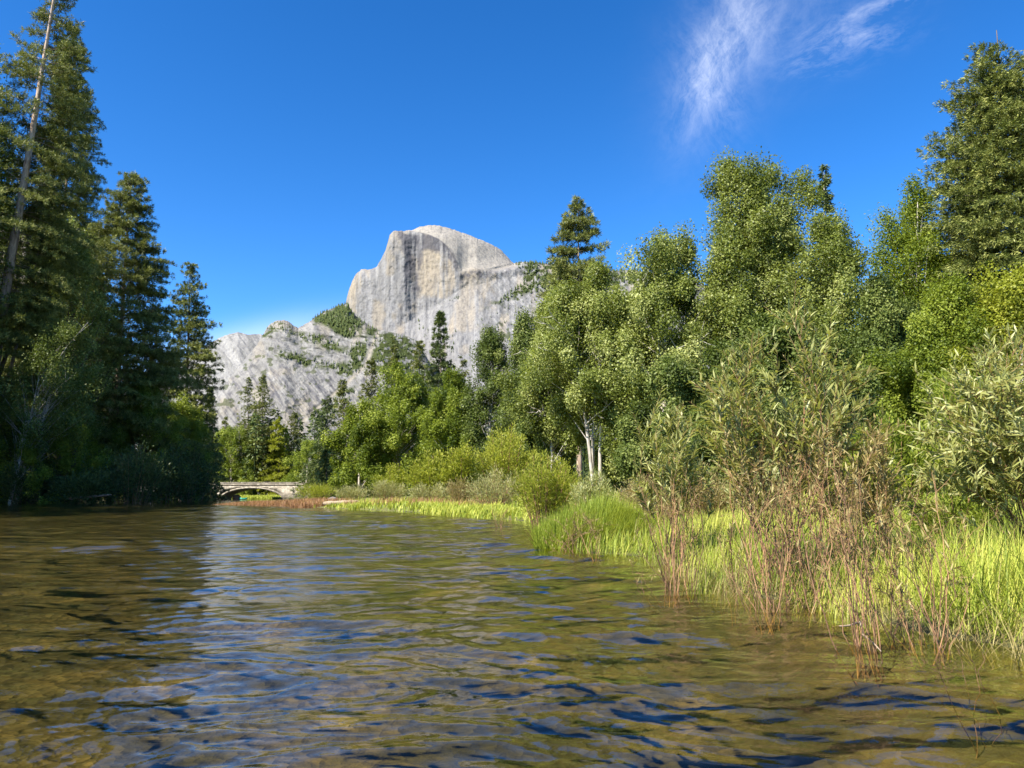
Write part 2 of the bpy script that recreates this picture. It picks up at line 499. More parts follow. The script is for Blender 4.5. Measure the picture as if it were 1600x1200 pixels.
def build_water():
    rng = np.random.default_rng(5)
    # fan-shaped grid, finest close by, so that short waves have enough faces
    nr, nc = 1400, 860
    rad = np.exp(np.linspace(math.log(0.7), math.log(260), nr))
    ang = np.linspace(R(-88), R(88), nc)
    ang = np.sign(ang) * (np.abs(ang) / R(88)) ** 1.35 * R(88)
    RR, AA = np.meshgrid(rad, ang, indexing='ij')
    X = RR * np.sin(AA); Y = RR * np.cos(AA) - 0.2
    cell = RR * 0.0045
    wx = X + 0.55 * (fbm(X * 0.5, Y * 0.5, 3, 1) - 0.5) * 2
    wy = Y + 0.55 * (fbm(X * 0.5, Y * 0.5, 3, 4) - 0.5) * 2
    # patches of calmer and rougher water
    calm = 0.45 + 1.1 * fbm(X * 0.22 + 3, Y * 0.16, 3, 9)
    H = np.zeros_like(X)
    for k in range(110):
        lam = 0.09 * (2.6 / 0.09) ** rng.random()
        th = R(90) + rng.normal(R(-12), R(34))          # crests mostly run across the view
        kx, ky = math.cos(th), math.sin(th)
        amp = 0.0034 * lam * (1.0 if lam < 0.9 else 0.62) * rng.uniform(0.5, 1.2)
        fade = np.clip((lam / cell - 3.0) / 3.0, 0, 1)
        ph = (wx * kx + wy * ky) * 2 * math.pi / lam + rng.uniform(0, 6.28)
        H += amp * fade * (2 * (0.5 + 0.5 * np.sin(ph)) ** 1.6 - 0.9)
    H *= calm
    # a few long low swells with steeper shadowed fronts near the camera
    for (x0, y0, wl, ht, wd) in ((1.0, 3.75, 1.5, 0.030, 0.11), (2.15, 3.2, 1.0, 0.03, 0.11), (0.2, 3.5, 0.7, 0.018, 0.08), (-0.9, 4.6, 0.7, 0.02, 0.12), (-0.4, 2.9, 0.6, 0.018, 0.09), (-1.4, 5.6, 0.8, 0.02, 0.13), (0.4, 5.2, 0.8, 0.018, 0.12)):
        yy = Y - y0 - 0.10 * np.sin((X - x0) * 3.1) + 0.12 * (X - x0)
        H += ht * np.exp(-((X - x0) / wl) ** 2) * np.exp(-(yy / wd) ** 2)
    s, r, l = inland(X, Y)
    H *= np.clip(-r / 1.3 + 0.2, 0.12, 1)
    mb = MB()
    mb.add(np.stack([X, Y, H], -1), grid_faces(nr, nc))
    m, nt, out = new_mat('river_water')
    tc = N(nt, 'ShaderNodeTexCoord')
    mp = N(nt, 'ShaderNodeMapping'); mp.inputs['Scale'].default_value = (0.55, 1.35, 1); mp.inputs['Rotation'].default_value = (0, 0, R(-8))
    L(nt, tc.outputs['Object'], mp.inputs['Vector'])
    n1 = N(nt, 'ShaderNodeTexNoise'); n1.inputs['Scale'].default_value = 2.2; n1.inputs['Detail'].default_value = 5; n1.inputs['Roughness'].default_value = 0.55; n1.inputs['Distortion'].default_value = 0.6
    L(nt, mp.outputs[0], n1.inputs['Vector'])
    n2 = N(nt, 'ShaderNodeTexNoise'); n2.inputs['Scale'].default_value = 11; n2.inputs['Detail'].default_value = 3
    L(nt, mp.outputs[0], n2.inputs['Vector'])
    n3 = N(nt, 'ShaderNodeTexNoise'); n3.inputs['Scale'].default_value = 5.5; n3.inputs['Detail'].default_value = 4; n3.inputs['Distortion'].default_value = 0.8
    L(nt, mp.outputs[0], n3.inputs['Vector'])
    h = math_n(nt, 'ADD', math_n(nt, 'MULTIPLY', n1.outputs['Fac'], 0.046), math_n(nt, 'MULTIPLY', n2.outputs['Fac'], 0.002))
    h = math_n(nt, 'MULTIPLY_ADD', n3.outputs['Fac'], 0.014, h)
    # the short waves close to the bank where the viewer sits are modelled; farther out the ripples are bump
    ln = N(nt, 'ShaderNodeVectorMath', operation='LENGTH'); L(nt, tc.outputs['Object'], ln.inputs[0])
    st = math_n(nt, 'MULTIPLY_ADD', ln.outputs['Value'], 0.02, 0.05); st = math_n(nt, 'MINIMUM', st, 0.32)
    bp = N(nt, 'ShaderNodeBump'); bp.inputs['Distance'].default_value = 1.0
    L(nt, st, bp.inputs['Strength'])
    L(nt, h, bp.inputs['Height'])
    gl = N(nt, 'ShaderNodeBsdfGlossy'); gl.inputs['Roughness'].default_value = 0.015
    gl.inputs['Color'].default_value = (0.95, 0.97, 1.0, 1)
    tr = N(nt, 'ShaderNodeBsdfTransparent'); tr.inputs['Color'].default_value = (0.88, 0.86, 0.56, 1)
    fr = N(nt, 'ShaderNodeFresnel'); fr.inputs['IOR'].default_value = 1.333
    L(nt, bp.outputs[0], gl.inputs['Normal']); L(nt, bp.outputs[0], fr.inputs['Normal'])
    mx = N(nt, 'ShaderNodeMixShader')
    L(nt, fr.outputs[0], mx.inputs[0]); L(nt, tr.outputs[0], mx.inputs[1]); L(nt, gl.outputs[0], mx.inputs[2])
    L(nt, mx.outputs[0], out.inputs[0])
    o = obj('water', mb.mesh('water', m, True)); o['kind'] = 'structure'


build_water()

# ------------------------------------------------------------------ the mountains


def granite_mat():
    m, nt, out = new_mat('granite')
    tc = N(nt, 'ShaderNodeTexCoord')
    col0 = N(nt, 'ShaderNodeAttribute', attribute_name='rock')
    mp = N(nt, 'ShaderNodeMapping'); mp.inputs['Scale'].default_value = (1, 1, 0.22)
    L(nt, tc.outputs['Object'], mp.inputs['Vector'])
    n1 = N(nt, 'ShaderNodeTexNoise'); n1.inputs['Scale'].default_value = 0.05; n1.inputs['Detail'].default_value = 8; n1.inputs['Roughness'].default_value = 0.7
    L(nt, mp.outputs[0], n1.inputs['Vector'])
    k = ramp(nt, n1.outputs['Fac'], [(0.28, (0.42, 0.42, 0.46)), (0.46, (0.92, 0.92, 0.93)), (0.56, (1.06, 1.05, 1.03)), (0.75, (1.35, 1.32, 1.26))])
    c = mixc(nt, 0.9, col0.outputs['Color'], k, 'MULTIPLY')
    c = mixc(nt, 1.0, c, (0.44, 0.435, 0.425), 'MULTIPLY')
    n2 = N(nt, 'ShaderNodeTexNoise'); n2.inputs['Scale'].default_value = 0.09; n2.inputs['Detail'].default_value = 6; n2.inputs['Roughness'].default_value = 0.75
    L(nt, tc.outputs['Object'], n2.inputs['Vector'])
    c = mixc(nt, 0.45, c, ramp(nt, n2.outputs['Fac'], [(0.36, (0.35, 0.35, 0.38)), (0.45, (0.95, 0.95, 0.95)), (0.6, (1.08, 1.08, 1.06))]), 'MULTIPLY')
    p = N(nt, 'ShaderNodeBsdfPrincipled'); p.inputs['Roughness'].default_value = 0.95; p.inputs['Specular IOR Level'].default_value = 0.1
    bp = N(nt, 'ShaderNodeBump'); bp.inputs['Strength'].default_value = 0.4; bp.inputs['Distance'].default_value = 10.0
    L(nt, math_n(nt, 'ADD', n1.outputs['Fac'], n2.outputs['Fac']), bp.inputs['Height']); L(nt, bp.outputs[0], p.inputs['Normal'])
    L(nt, c, p.inputs['Base Color'])
    L(nt, p.outputs[0], out.inputs[0])
    return m


GRANITE = granite_mat()
DOME_D, RIDGE_D, FAR_D, CLIFF_D = 3700.0, 3250.0, 4700.0, 1300.0


def smooth_poly(x, y, poly, jit=6.0, sc_=0.08, s=0):
    jx = (fbm(x * sc_, y * sc_, 3, s + 1) - 0.5) * 2 * jit
    jy = (fbm(x * sc_, y * sc_, 3, s + 8) - 0.5) * 2 * jit
    t = 0
    for k in range(6):
        a = k * 1.05
        t = t + in_poly(x + jx * (0.6 + 0.14 * k) + math.cos(a) * jit * 0.35, y + jy * (1.3 - 0.14 * k) + math.sin(a) * jit * 0.35, poly)
    return t / 6.0


def lerp3(a, b, t):
    return a * (1 - t[..., None]) + np.asarray(b) * t[..., None]


SKY_A = [(480, 560), (520, 520), (540, 474), (544, 456), (551, 438), (556, 428), (565, 421), (578, 421), (588, 417), (596, 404), (602, 392), (606, 378), (609, 367), (615, 361), (630, 360.5), (645, 359), (656, 354.5), (670, 351.5), (684, 352.5), (700, 356), (715, 361), (735, 368), (755, 376), (772, 384), (783, 391), (790, 398), (797, 406), (803, 411), (820, 409), (845, 411), (865, 413), (890, 415), (930, 419), (960, 423), (985, 421), (1010, 425), (1060, 432), (1130, 455), (1250, 520), (1400, 640)]
SKY_B = [(180, 760), (300, 668), (330, 630), (352, 600), (372, 574), (392, 550), (402, 538), (410, 524), (417, 512), (424, 505), (433, 501), (443, 500), (452, 503), (459, 509), (466, 512), (474, 508), (484, 502), (494, 495), (506, 487), (520, 482), (535, 476), (543, 474), (549, 486), (560, 497), (575, 507), (590, 515), (610, 519), (632, 524), (650, 531), (668, 560), (690, 600), (720, 650), (770, 720), (800, 760)]
SKY_C = [(120, 640), (200, 610), (260, 580), (300, 556), (318, 545), (332, 534), (345, 527), (358, 521.5), (371, 519), (379, 520), (386, 523), (398, 522), (408, 522), (416, 527), (440, 540), (480, 580), (540, 640)]
SKY_D = [(-500, 330), (-200, 250), (-60, 300), (40, 330), (100, 345), (128, 352), (146, 362), (155, 376), (160, 420), (164, 470), (170, 520), (182, 570), (196, 640), (210, 700)]


def relief(name, sky, D, depth_fn, col_fn, x0, x1, bot, step, rows, jag):
    xs = np.arange(x0, x1 + 0.01, step)
    top = np.interp(xs, [p[0] for p in sky], [p[1] for p in sky])
    top = top + (fbm(xs * 0.35, xs * 0 + 0.3, 4, 21) - 0.5) * jag
    t = np.linspace(0, 1, rows) ** 1.15
    PX = np.broadcast_to(xs[None, :], (rows, len(xs)))
    PY = top[None, :] + (bot - top[None, :]) * t[:, None]
    dep = depth_fn(PX, PY, PY - top[None, :])
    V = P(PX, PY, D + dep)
    C = col_fn(PX, PY, PY - top[None, :])
    # the far side of the mountain
    back = []
    for (ddep, dpy) in ((60, 1.5), (220, 22), (600, 110), (1100, 330)):
        back.append(P(xs, np.minimum(top + dpy, bot), D + dep[0] + ddep))
    V = np.concatenate([np.stack(back[::-1], 0), V], 0)
    C = np.concatenate([np.repeat(C[:1], 4, 0), C], 0)
    mb = MB()
    mb.add(V, grid_faces(rows + 4, len(xs)))
    me = mb.mesh(name, GRANITE, True)
    a = me.attributes.new('rock', 'FLOAT_COLOR', 'POINT')
    rgba = np.ones((C.shape[0] * C.shape[1], 4), np.float32)
    rgba[:, :3] = C.reshape(-1, 3)
    a.data.foreach_set('color', rgba.ravel())
    o = obj(name, me)
    o['kind'] = 'structure'
    return o


RIM = np.array([(352, 600), (360, 622), (362, 650), (366, 668), (373, 684), (384, 697), (396, 706), (410, 713), (424, 717), (440, 720)], float)
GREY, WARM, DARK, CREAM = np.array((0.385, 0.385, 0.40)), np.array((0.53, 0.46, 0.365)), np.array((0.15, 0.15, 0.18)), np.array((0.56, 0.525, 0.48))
VEG = np.array((0.085, 0.11, 0.035))
POLY_SHOULDER = [(800, 410), (840, 407), (905, 412), (1010, 424), (1060, 440), (900, 452), (868, 448), (845, 455), (815, 462), (790, 472), (768, 480), (785, 462), (812, 446), (822, 430)]


def dome_masks(x, y):
    rim = np.interp(y, RIM[:, 0], RIM[:, 1])
    dome = sstep(-2, 3, x - rim) * (1 - sstep(0, 8, y - np.interp(x, [600, 715, 740, 770, 805, 830], [400, 424, 415, 420, 412, 400])))
    return dome


def depth_A(x, y, t):
    dome = dome_masks(x, y)
    k = DOME_D / F
    # the sheer face: a shallow corner at x=652, the left part turned away
    face = (530 - y) * k * 0.16
    face = face + np.interp(x, [480, 545, 562, 590, 608, 632, 650, 656, 690, 714, 732, 745, 790, 860, 1000, 1250], [420, 190, 110, 70, 25, 10, 38, 30, -14, -30, -10, -14, 30, 60, 10, 260])
    # the lower slabs come forward
    low = np.interp(x, [540, 600, 680, 720, 780, 850, 1000, 1250], [520, 525, 478, 452, 436, 425, 430, 520])
    face = face - np.maximum(y - low, 0) * k * 0.75
    rimy = np.interp(x, [600, 612, 622, 650, 668, 684, 697, 706, 713, 722, 760, 803], [352, 356, 360, 362, 366, 373, 384, 396, 410, 424, 420, 411])
    aw1 = np.maximum(x - np.interp(y, RIM[:, 0], RIM[:, 1]), 0) * 0.9; aw2 = np.maximum(rimy - y, 0) * 1.25
    away = 1.7 * aw1 * aw2 / (aw1 + aw2 + 1e-3)
    doo = 3 + away * k * 0.85 + np.maximum(x - 742, 0) ** 1.5 * 0.30
    d = face * (1 - dome) + (doo + face) * dome
    d = d + 60 * np.exp(-np.maximum(t, 0) / 4.0)
    # flutes on the face, slabs running down to the left on the right-hand side
    fl = ridged(x * 0.075, y * 0.012, 5, 31) - 0.55
    a = x * 0.72 + y * 0.69; b = -x * 0.69 + y * 0.72
    sl = ridged(a * 0.022, b * 0.075, 5, 41) - 0.55
    right = sstep(725, 780, x)
    rough = fbm(x * 0.13, y * 0.13, 5, 51, 0.6) - 0.5
    d = d - (1 - dome) * ((1 - right) * fl * 10 + right * sl * 26) - rough * (5 + 8 * (1 - dome))
    # ledge line and the overhanging visor
    d = d - 4 * (1 - sstep(361, 366, y)) * (x < 690) * (x > 606)
    return d


def col_A(x, y, t):
    dome = dome_masks(x, y)
    c = np.broadcast_to(GREY, x.shape + (3,)).copy()
    st = fbm(x * 0.26, y * 0.014, 5, 61, 0.66)
    c = c * (0.52 + 0.96 * st)[..., None]
    n = fbm(x * 0.05, y * 0.03, 4, 63)
    c = lerp3(c, WARM * 0.98, sstep(0.52, 0.68, n) * 0.55)
    w1 = smooth_poly(x, y, [(655, 392), (690, 388), (708, 415), (712, 440), (700, 462), (662, 466), (652, 440)], 6, 0.07, 1)
    w2 = smooth_poly(x, y, [(722, 418), (750, 418), (757, 450), (748, 500), (728, 520), (700, 520), (715, 470)], 8, 0.07, 2)
    w3 = smooth_poly(x, y, [(543, 480), (548, 440), (560, 422), (568, 424), (562, 455), (556, 490)], 3, 0.1, 3)
    streak = fbm(x * 0.22, y * 0.02, 4, 66)
    c = lerp3(c, WARM * 1.06, np.clip((w1 + w2 * 0.75 + w3) * sstep(0.28, 0.66, streak + 0.08), 0, 1) * 0.75)
    d1 = smooth_poly(x, y, [(618, 362), (690, 368), (712, 405), (716, 425), (706, 412), (692, 394), (660, 388), (658, 404), (656, 430), (658, 455), (632, 455), (634, 430), (632, 400), (626, 380)], 6, 0.09, 4)
    c = lerp3(c, DARK, d1 * sstep(0.34, 0.62, streak + 0.10) * 0.85)
    d2 = smooth_poly(x, y, [(712, 424), (760, 418), (800, 416), (790, 432), (752, 432), (724, 440), (716, 470)], 6, 0.09, 5)
    c = lerp3(c, DARK * 1.15, d2 * sstep(0.45, 0.6, fbm(x * 0.2, y * 0.15, 4, 67)) * 0.7)
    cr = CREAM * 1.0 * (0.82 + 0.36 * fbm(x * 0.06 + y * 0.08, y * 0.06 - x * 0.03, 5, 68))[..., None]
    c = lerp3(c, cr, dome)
    rimd = np.abs(x - np.interp(y, RIM[:, 0], RIM[:, 1]))
    c = lerp3(c, DARK * 0.8, np.exp(-(rimd / 1.3) ** 2) * (y > 362) * (y < 420) * 0.65)
    # slabs on the right
    a = x * 0.72 + y * 0.69; b = -x * 0.69 + y * 0.72
    sl = fbm(a * 0.03, b * 0.16, 5, 71, 0.6)
    rt = sstep(735, 780, x) * (1 - dome)
    c = c * (1 + rt * (sl - 0.5) * 0.9)[..., None]
    v = smooth_poly(x, y, POLY_SHOULDER, 7, 0.09, 6) * sstep(0.40, 0.52, fbm(x * 0.16, y * 0.2, 4, 72))
    v2 = sstep(0.63, 0.68, fbm(x * 0.09, y * 0.11, 5, 73)) * sstep(440, 520, y) * rt
    return lerp3(c, VEG, np.clip(v + v2 * 0.8, 0, 1))


POLY_WOOD = [(488, 497), (505, 486), (543, 473), (556, 494), (574, 506), (560, 514), (548, 530), (530, 524), (508, 508)]
POLY_TALUS = [(574, 508), (592, 514), (588, 530), (572, 524)]
POLY_GREEN = [(590, 519), (625, 523), (650, 532), (658, 560), (640, 590), (600, 585), (575, 575), (580, 545)]
POLY_BENCH = [(545, 540), (572, 532), (572, 560), (560, 572), (540, 556)]
POLY_BENCH2 = [(455, 520), (500, 524), (540, 545), (536, 552), (470, 532)]
POLY_BENCH3 = [(425, 548), (460, 552), (520, 566), (560, 580), (545, 586), (480, 572), (440, 560)]
POLY_BENCH4 = [(520, 572), (548, 563), (575, 572), (560, 584)]
POLY_KNOB = [(405, 532), (420, 508), (440, 501), (462, 510), (455, 522), (430, 514), (418, 528)]
POLY_LOW = [(488, 640), (530, 616), (560, 600), (540, 640), (500, 665)]


def depth_B(x, y, t):
    k = RIDGE_D / F
    d = -(y - 520) * k * 0.62
    d = d + np.interp(x, [180, 330, 395, 420, 445, 470, 520, 600, 660, 800], [260, 120, 20, -30, -45, -20, -10, -40, 30, 160])
    d = d + 110 * np.exp(-np.maximum(t, 0) / 7.0)
    a = x * 0.62 + y * 0.78; b = -x * 0.78 + y * 0.62      # slabs from upper right to lower left
    low = sstep(540, 600, y)
    sl = ridged(a * 0.02, b * 0.07, 5, 81) - 0.55
    rk = ridged(x * 0.045, y * 0.06, 5, 83) - 0.55
    rough = fbm(x * 0.16, y * 0.16, 5, 85, 0.62) - 0.5
    # ledges
    led = (fbm(x * 0.02, y * 0.10 - x * 0.03, 3, 87) - 0.5) * 60 * (1 - low)
    gull = np.exp(-((x - np.interp(y, [520, 545, 570, 600, 660], [590, 580, 572, 540, 470])) / 6.0) ** 2) * 26
    return d - sl * 30 * (0.35 + 0.65 * low) - rk * 8 * (1 - 0.6 * low) - rough * 5 - led * 0.6 + gull * 0.2


def col_B(x, y, t):
    c = np.broadcast_to(np.array((0.42, 0.415, 0.41)), x.shape + (3,)).copy()
    a = x * 0.62 + y * 0.78; b = -x * 0.78 + y * 0.62
    low = sstep(540, 600, y)
    st = fbm(a * 0.03, b * 0.2, 5, 91, 0.65) * low + fbm(x * 0.12, y * 0.14, 5, 92, 0.65) * (1 - low)
    c = c * (0.55 + 0.9 * st)[..., None]
    n = fbm(x * 0.04, y * 0.04, 4, 93)
    c = lerp3(c, np.array((0.55, 0.48, 0.38)), sstep(0.54, 0.70, n) * 0.4)
    dk = sstep(0.57, 0.66, fbm(a * 0.04, b * 0.22, 5, 94, 0.6)) * low * 0.6
    c = lerp3(c, DARK * 1.2, dk)
    crk = sstep(0.80, 0.93, ridged(a * 0.012 + 5, b * 0.075, 4, 97)) * (0.35 + 0.65 * low)
    c = lerp3(c, DARK * 0.9, crk * 0.75)
    crk2 = sstep(0.74, 0.86, ridged(a * 0.035 + 2, b * 0.19, 3, 98))
    c = lerp3(c, DARK * 1.1, crk2 * 0.5)
    sand = np.exp(-((x - np.interp(y, [520, 545, 570, 600, 660], [590, 580, 572, 540, 470])) / 3.5) ** 2) * (y > 518)
    v = np.zeros_like(x)
    br = fbm(x * 0.14, y * 0.2, 4, 95)
    for i, (pl, th) in enumerate(((POLY_WOOD, 0.2), (POLY_TALUS, 0.2), (POLY_GREEN, 0.36), (POLY_BENCH, 0.40), (POLY_BENCH2, 0.43), (POLY_BENCH3, 0.43), (POLY_BENCH4, 0.38), (POLY_KNOB, 0.46), (POLY_LOW, 0.47))):
        v = np.maximum(v, smooth_poly(x, y, pl, 8, 0.08, 10 + i) * sstep(th, th + 0.07, br))
    v = np.maximum(v, sstep(0.67, 0.70, fbm(x * 0.10, y * 0.16, 5, 96)) * 0.7)
    c = lerp3(c, VEG * 1.1, v * (1 - sand))
    return lerp3(c, np.array((0.55, 0.50, 0.42)), sand * 0.8)


def depth_C(x, y, t):
    d = -(y - 560) * FAR_D / F * 0.8 + np.interp(x, [120, 300, 370, 430, 540], [300, 90, 0, 40, 300])
    d = d + 120 * np.exp(-np.maximum(t, 0) / 8.0)
    a = x * 0.6 + y * 0.8; b = -x * 0.8 + y * 0.6
    return d - (ridged(a * 0.015, b * 0.055, 5, 101) - 0.55) * 50 - (fbm(x * 0.14, y * 0.14, 4, 102, 0.6) - 0.5) * 14


def col_C(x, y, t):
    a = x * 0.6 + y * 0.8; b = -x * 0.8 + y * 0.6
    c = np.broadcast_to(np.array((0.47, 0.47, 0.475)), x.shape + (3,)).copy()
    c = c * (0.66 + 0.68 * fbm(a * 0.03, b * 0.16, 5, 103, 0.62))[..., None]
    v = sstep(0.60, 0.66, fbm(a * 0.05, b * 0.14, 4, 104)) * 0.45
    return lerp3(c, np.array((0.19, 0.20, 0.20)), v)


def depth_D(x, y, t):
    return np.interp(x, [-500, 0, 100, 160, 210], [0, 0, 20, 60, 160]) - (ridged(x * 0.03, y * 0.012, 5, 111) - 0.5) * 45 + 20 * np.exp(-t / 6)


def col_D(x, y, t):
    c = np.broadcast_to(np.array((0.42, 0.38, 0.35)), x.shape + (3,)).copy()
    return c * (0.62 + 0.76 * fbm(x * 0.1, y * 0.03, 5, 113, 0.65))[..., None]


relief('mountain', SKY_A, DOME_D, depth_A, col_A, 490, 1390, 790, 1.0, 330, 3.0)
relief('ridge', SKY_B, RIDGE_D, depth_B, col_B, 190, 790, 790, 1.0, 300, 3.5)
relief('far_ridge', SKY_C, FAR_D, depth_C, col_C, 130, 530, 790, 1.3, 200, 2.0)
relief('cliff', SKY_D, CLIFF_D, depth_D, col_D, -480, 208, 790, 2.5, 180, 4.0)

# ------------------------------------------------------------------ little woods far up on the mountains (nobody could count them)


def far_trees(name, spots, hts, mat, rng, fat=0.22):
    """Tapered ragged tiers, one small conifer per spot."""
    mb = MB()
    tiers, sides = 3, 5
    for (p, h) in zip(spots, hts):
        a0 = rng.uniform(0, 6.28)
        for k in range(tiers):
            z0 = h * (0.05 + 0.27 * k); z1 = h * (0.50 + 0.27 * k) if k < tiers - 1 else h
            r = h * fat * (1 - 0.27 * k) * rng.uniform(0.8, 1.2)
            a = a0 + np.arange(sides) * 2 * math.pi / sides + k
            rr = r * rng.uniform(0.65, 1.2, sides)
            ring = p + np.stack([np.cos(a) * rr, np.sin(a) * rr, z0 + rng.uniform(-0.04, 0.04, sides) * h], -1)
            tip = p + np.array((0, 0, z1))
            tip2 = tip + np.array((0.01 * h, 0, 0))
            V = np.concatenate([ring, tip[None], tip2[None]])
            Fq = [(i, (i + 1) % sides, sides + 1, sides) for i in range(sides)]
            mb.add(V, Fq, rng.uniform(0.2, 0.8))
    o = obj(name, mb.mesh(name, mat))
    o['kind'] = 'stuff'
    return o


def scatter_poly(rng, poly, n):
    xs = [p[0] for p in poly]; ys = [p[1] for p in poly]
    x = rng.uniform(min(xs), max(xs), n * 4); y = rng.uniform(min(ys), max(ys), n * 4)
    k = in_poly(x, y, poly)
    return x[k][:n], y[k][:n]


def mountain_woods():
    rng = np.random.default_rng(8)
    sp, ht = [], []
    skb = lambda x: np.interp(x, [p[0] for p in SKY_B], [p[1] for p in SKY_B])
    ska = lambda x: np.interp(x, [p[0] for p in SKY_A], [p[1] for p in SKY_A])
    for poly, n, h in ((POLY_WOOD, 230, 19), (POLY_TALUS, 20, 16), (POLY_GREEN, 160, 15), (POLY_BENCH, 50, 16), (POLY_BENCH2, 60, 15), (POLY_BENCH3, 70, 15), (POLY_BENCH4, 40, 14), (POLY_KNOB, 40, 12), (POLY_LOW, 60, 16)):
        x, y = scatter_poly(rng, poly, n)
        y = np.maximum(y, skb(x) + 1)
        sp.append(P(x, y, RIDGE_D + depth_B(x, y, y - skb(x)) - 3)); ht.append(h * rng.uniform(0.5, 1.15, len(x)))
    for poly, n, h in ((POLY_SHOULDER, 620, 20), ([(700, 470), (720, 462), (716, 470), (672, 478)], 16, 12), ([(740, 500), (900, 430), (900, 520), (760, 560)], 90, 14), ([(650, 500), (720, 520), (700, 600), (660, 560)], 50, 16)):
        x, y = scatter_poly(rng, poly, n)
        y = np.maximum(y, ska(x) + 1)
        sp.append(P(x, y, DOME_D + depth_A(x, y, y - ska(x)) - 3)); ht.append(h * rng.uniform(0.5, 1.15, len(x)))
    x = np.concatenate([rng.uniform(806, 1000, 80), rng.uniform(488, 545, 34)])
    A = x > 700
    y = np.where(A, ska(x), skb(x)) + 1.0
    d = np.where(A, DOME_D + depth_A(x, y, y * 0 + 1) - 3, RIDGE_D + depth_B(x, y, y * 0 + 1) - 3)
    sp.append(P(x, y, d)); ht.append(15 * rng.uniform(0.5, 1.1, len(x)))
    o = far_trees('mountain_woods', np.concatenate(sp), np.concatenate(ht), M['fir'], rng)
    tag(o, 'small dark conifers and brush on the ledges and shoulders of the granite mountain', 'forest')


mountain_woods()

# ------------------------------------------------------------------ trees


def rand_unit(rng, n):
    return unit(rng.normal(size=(n, 3)))


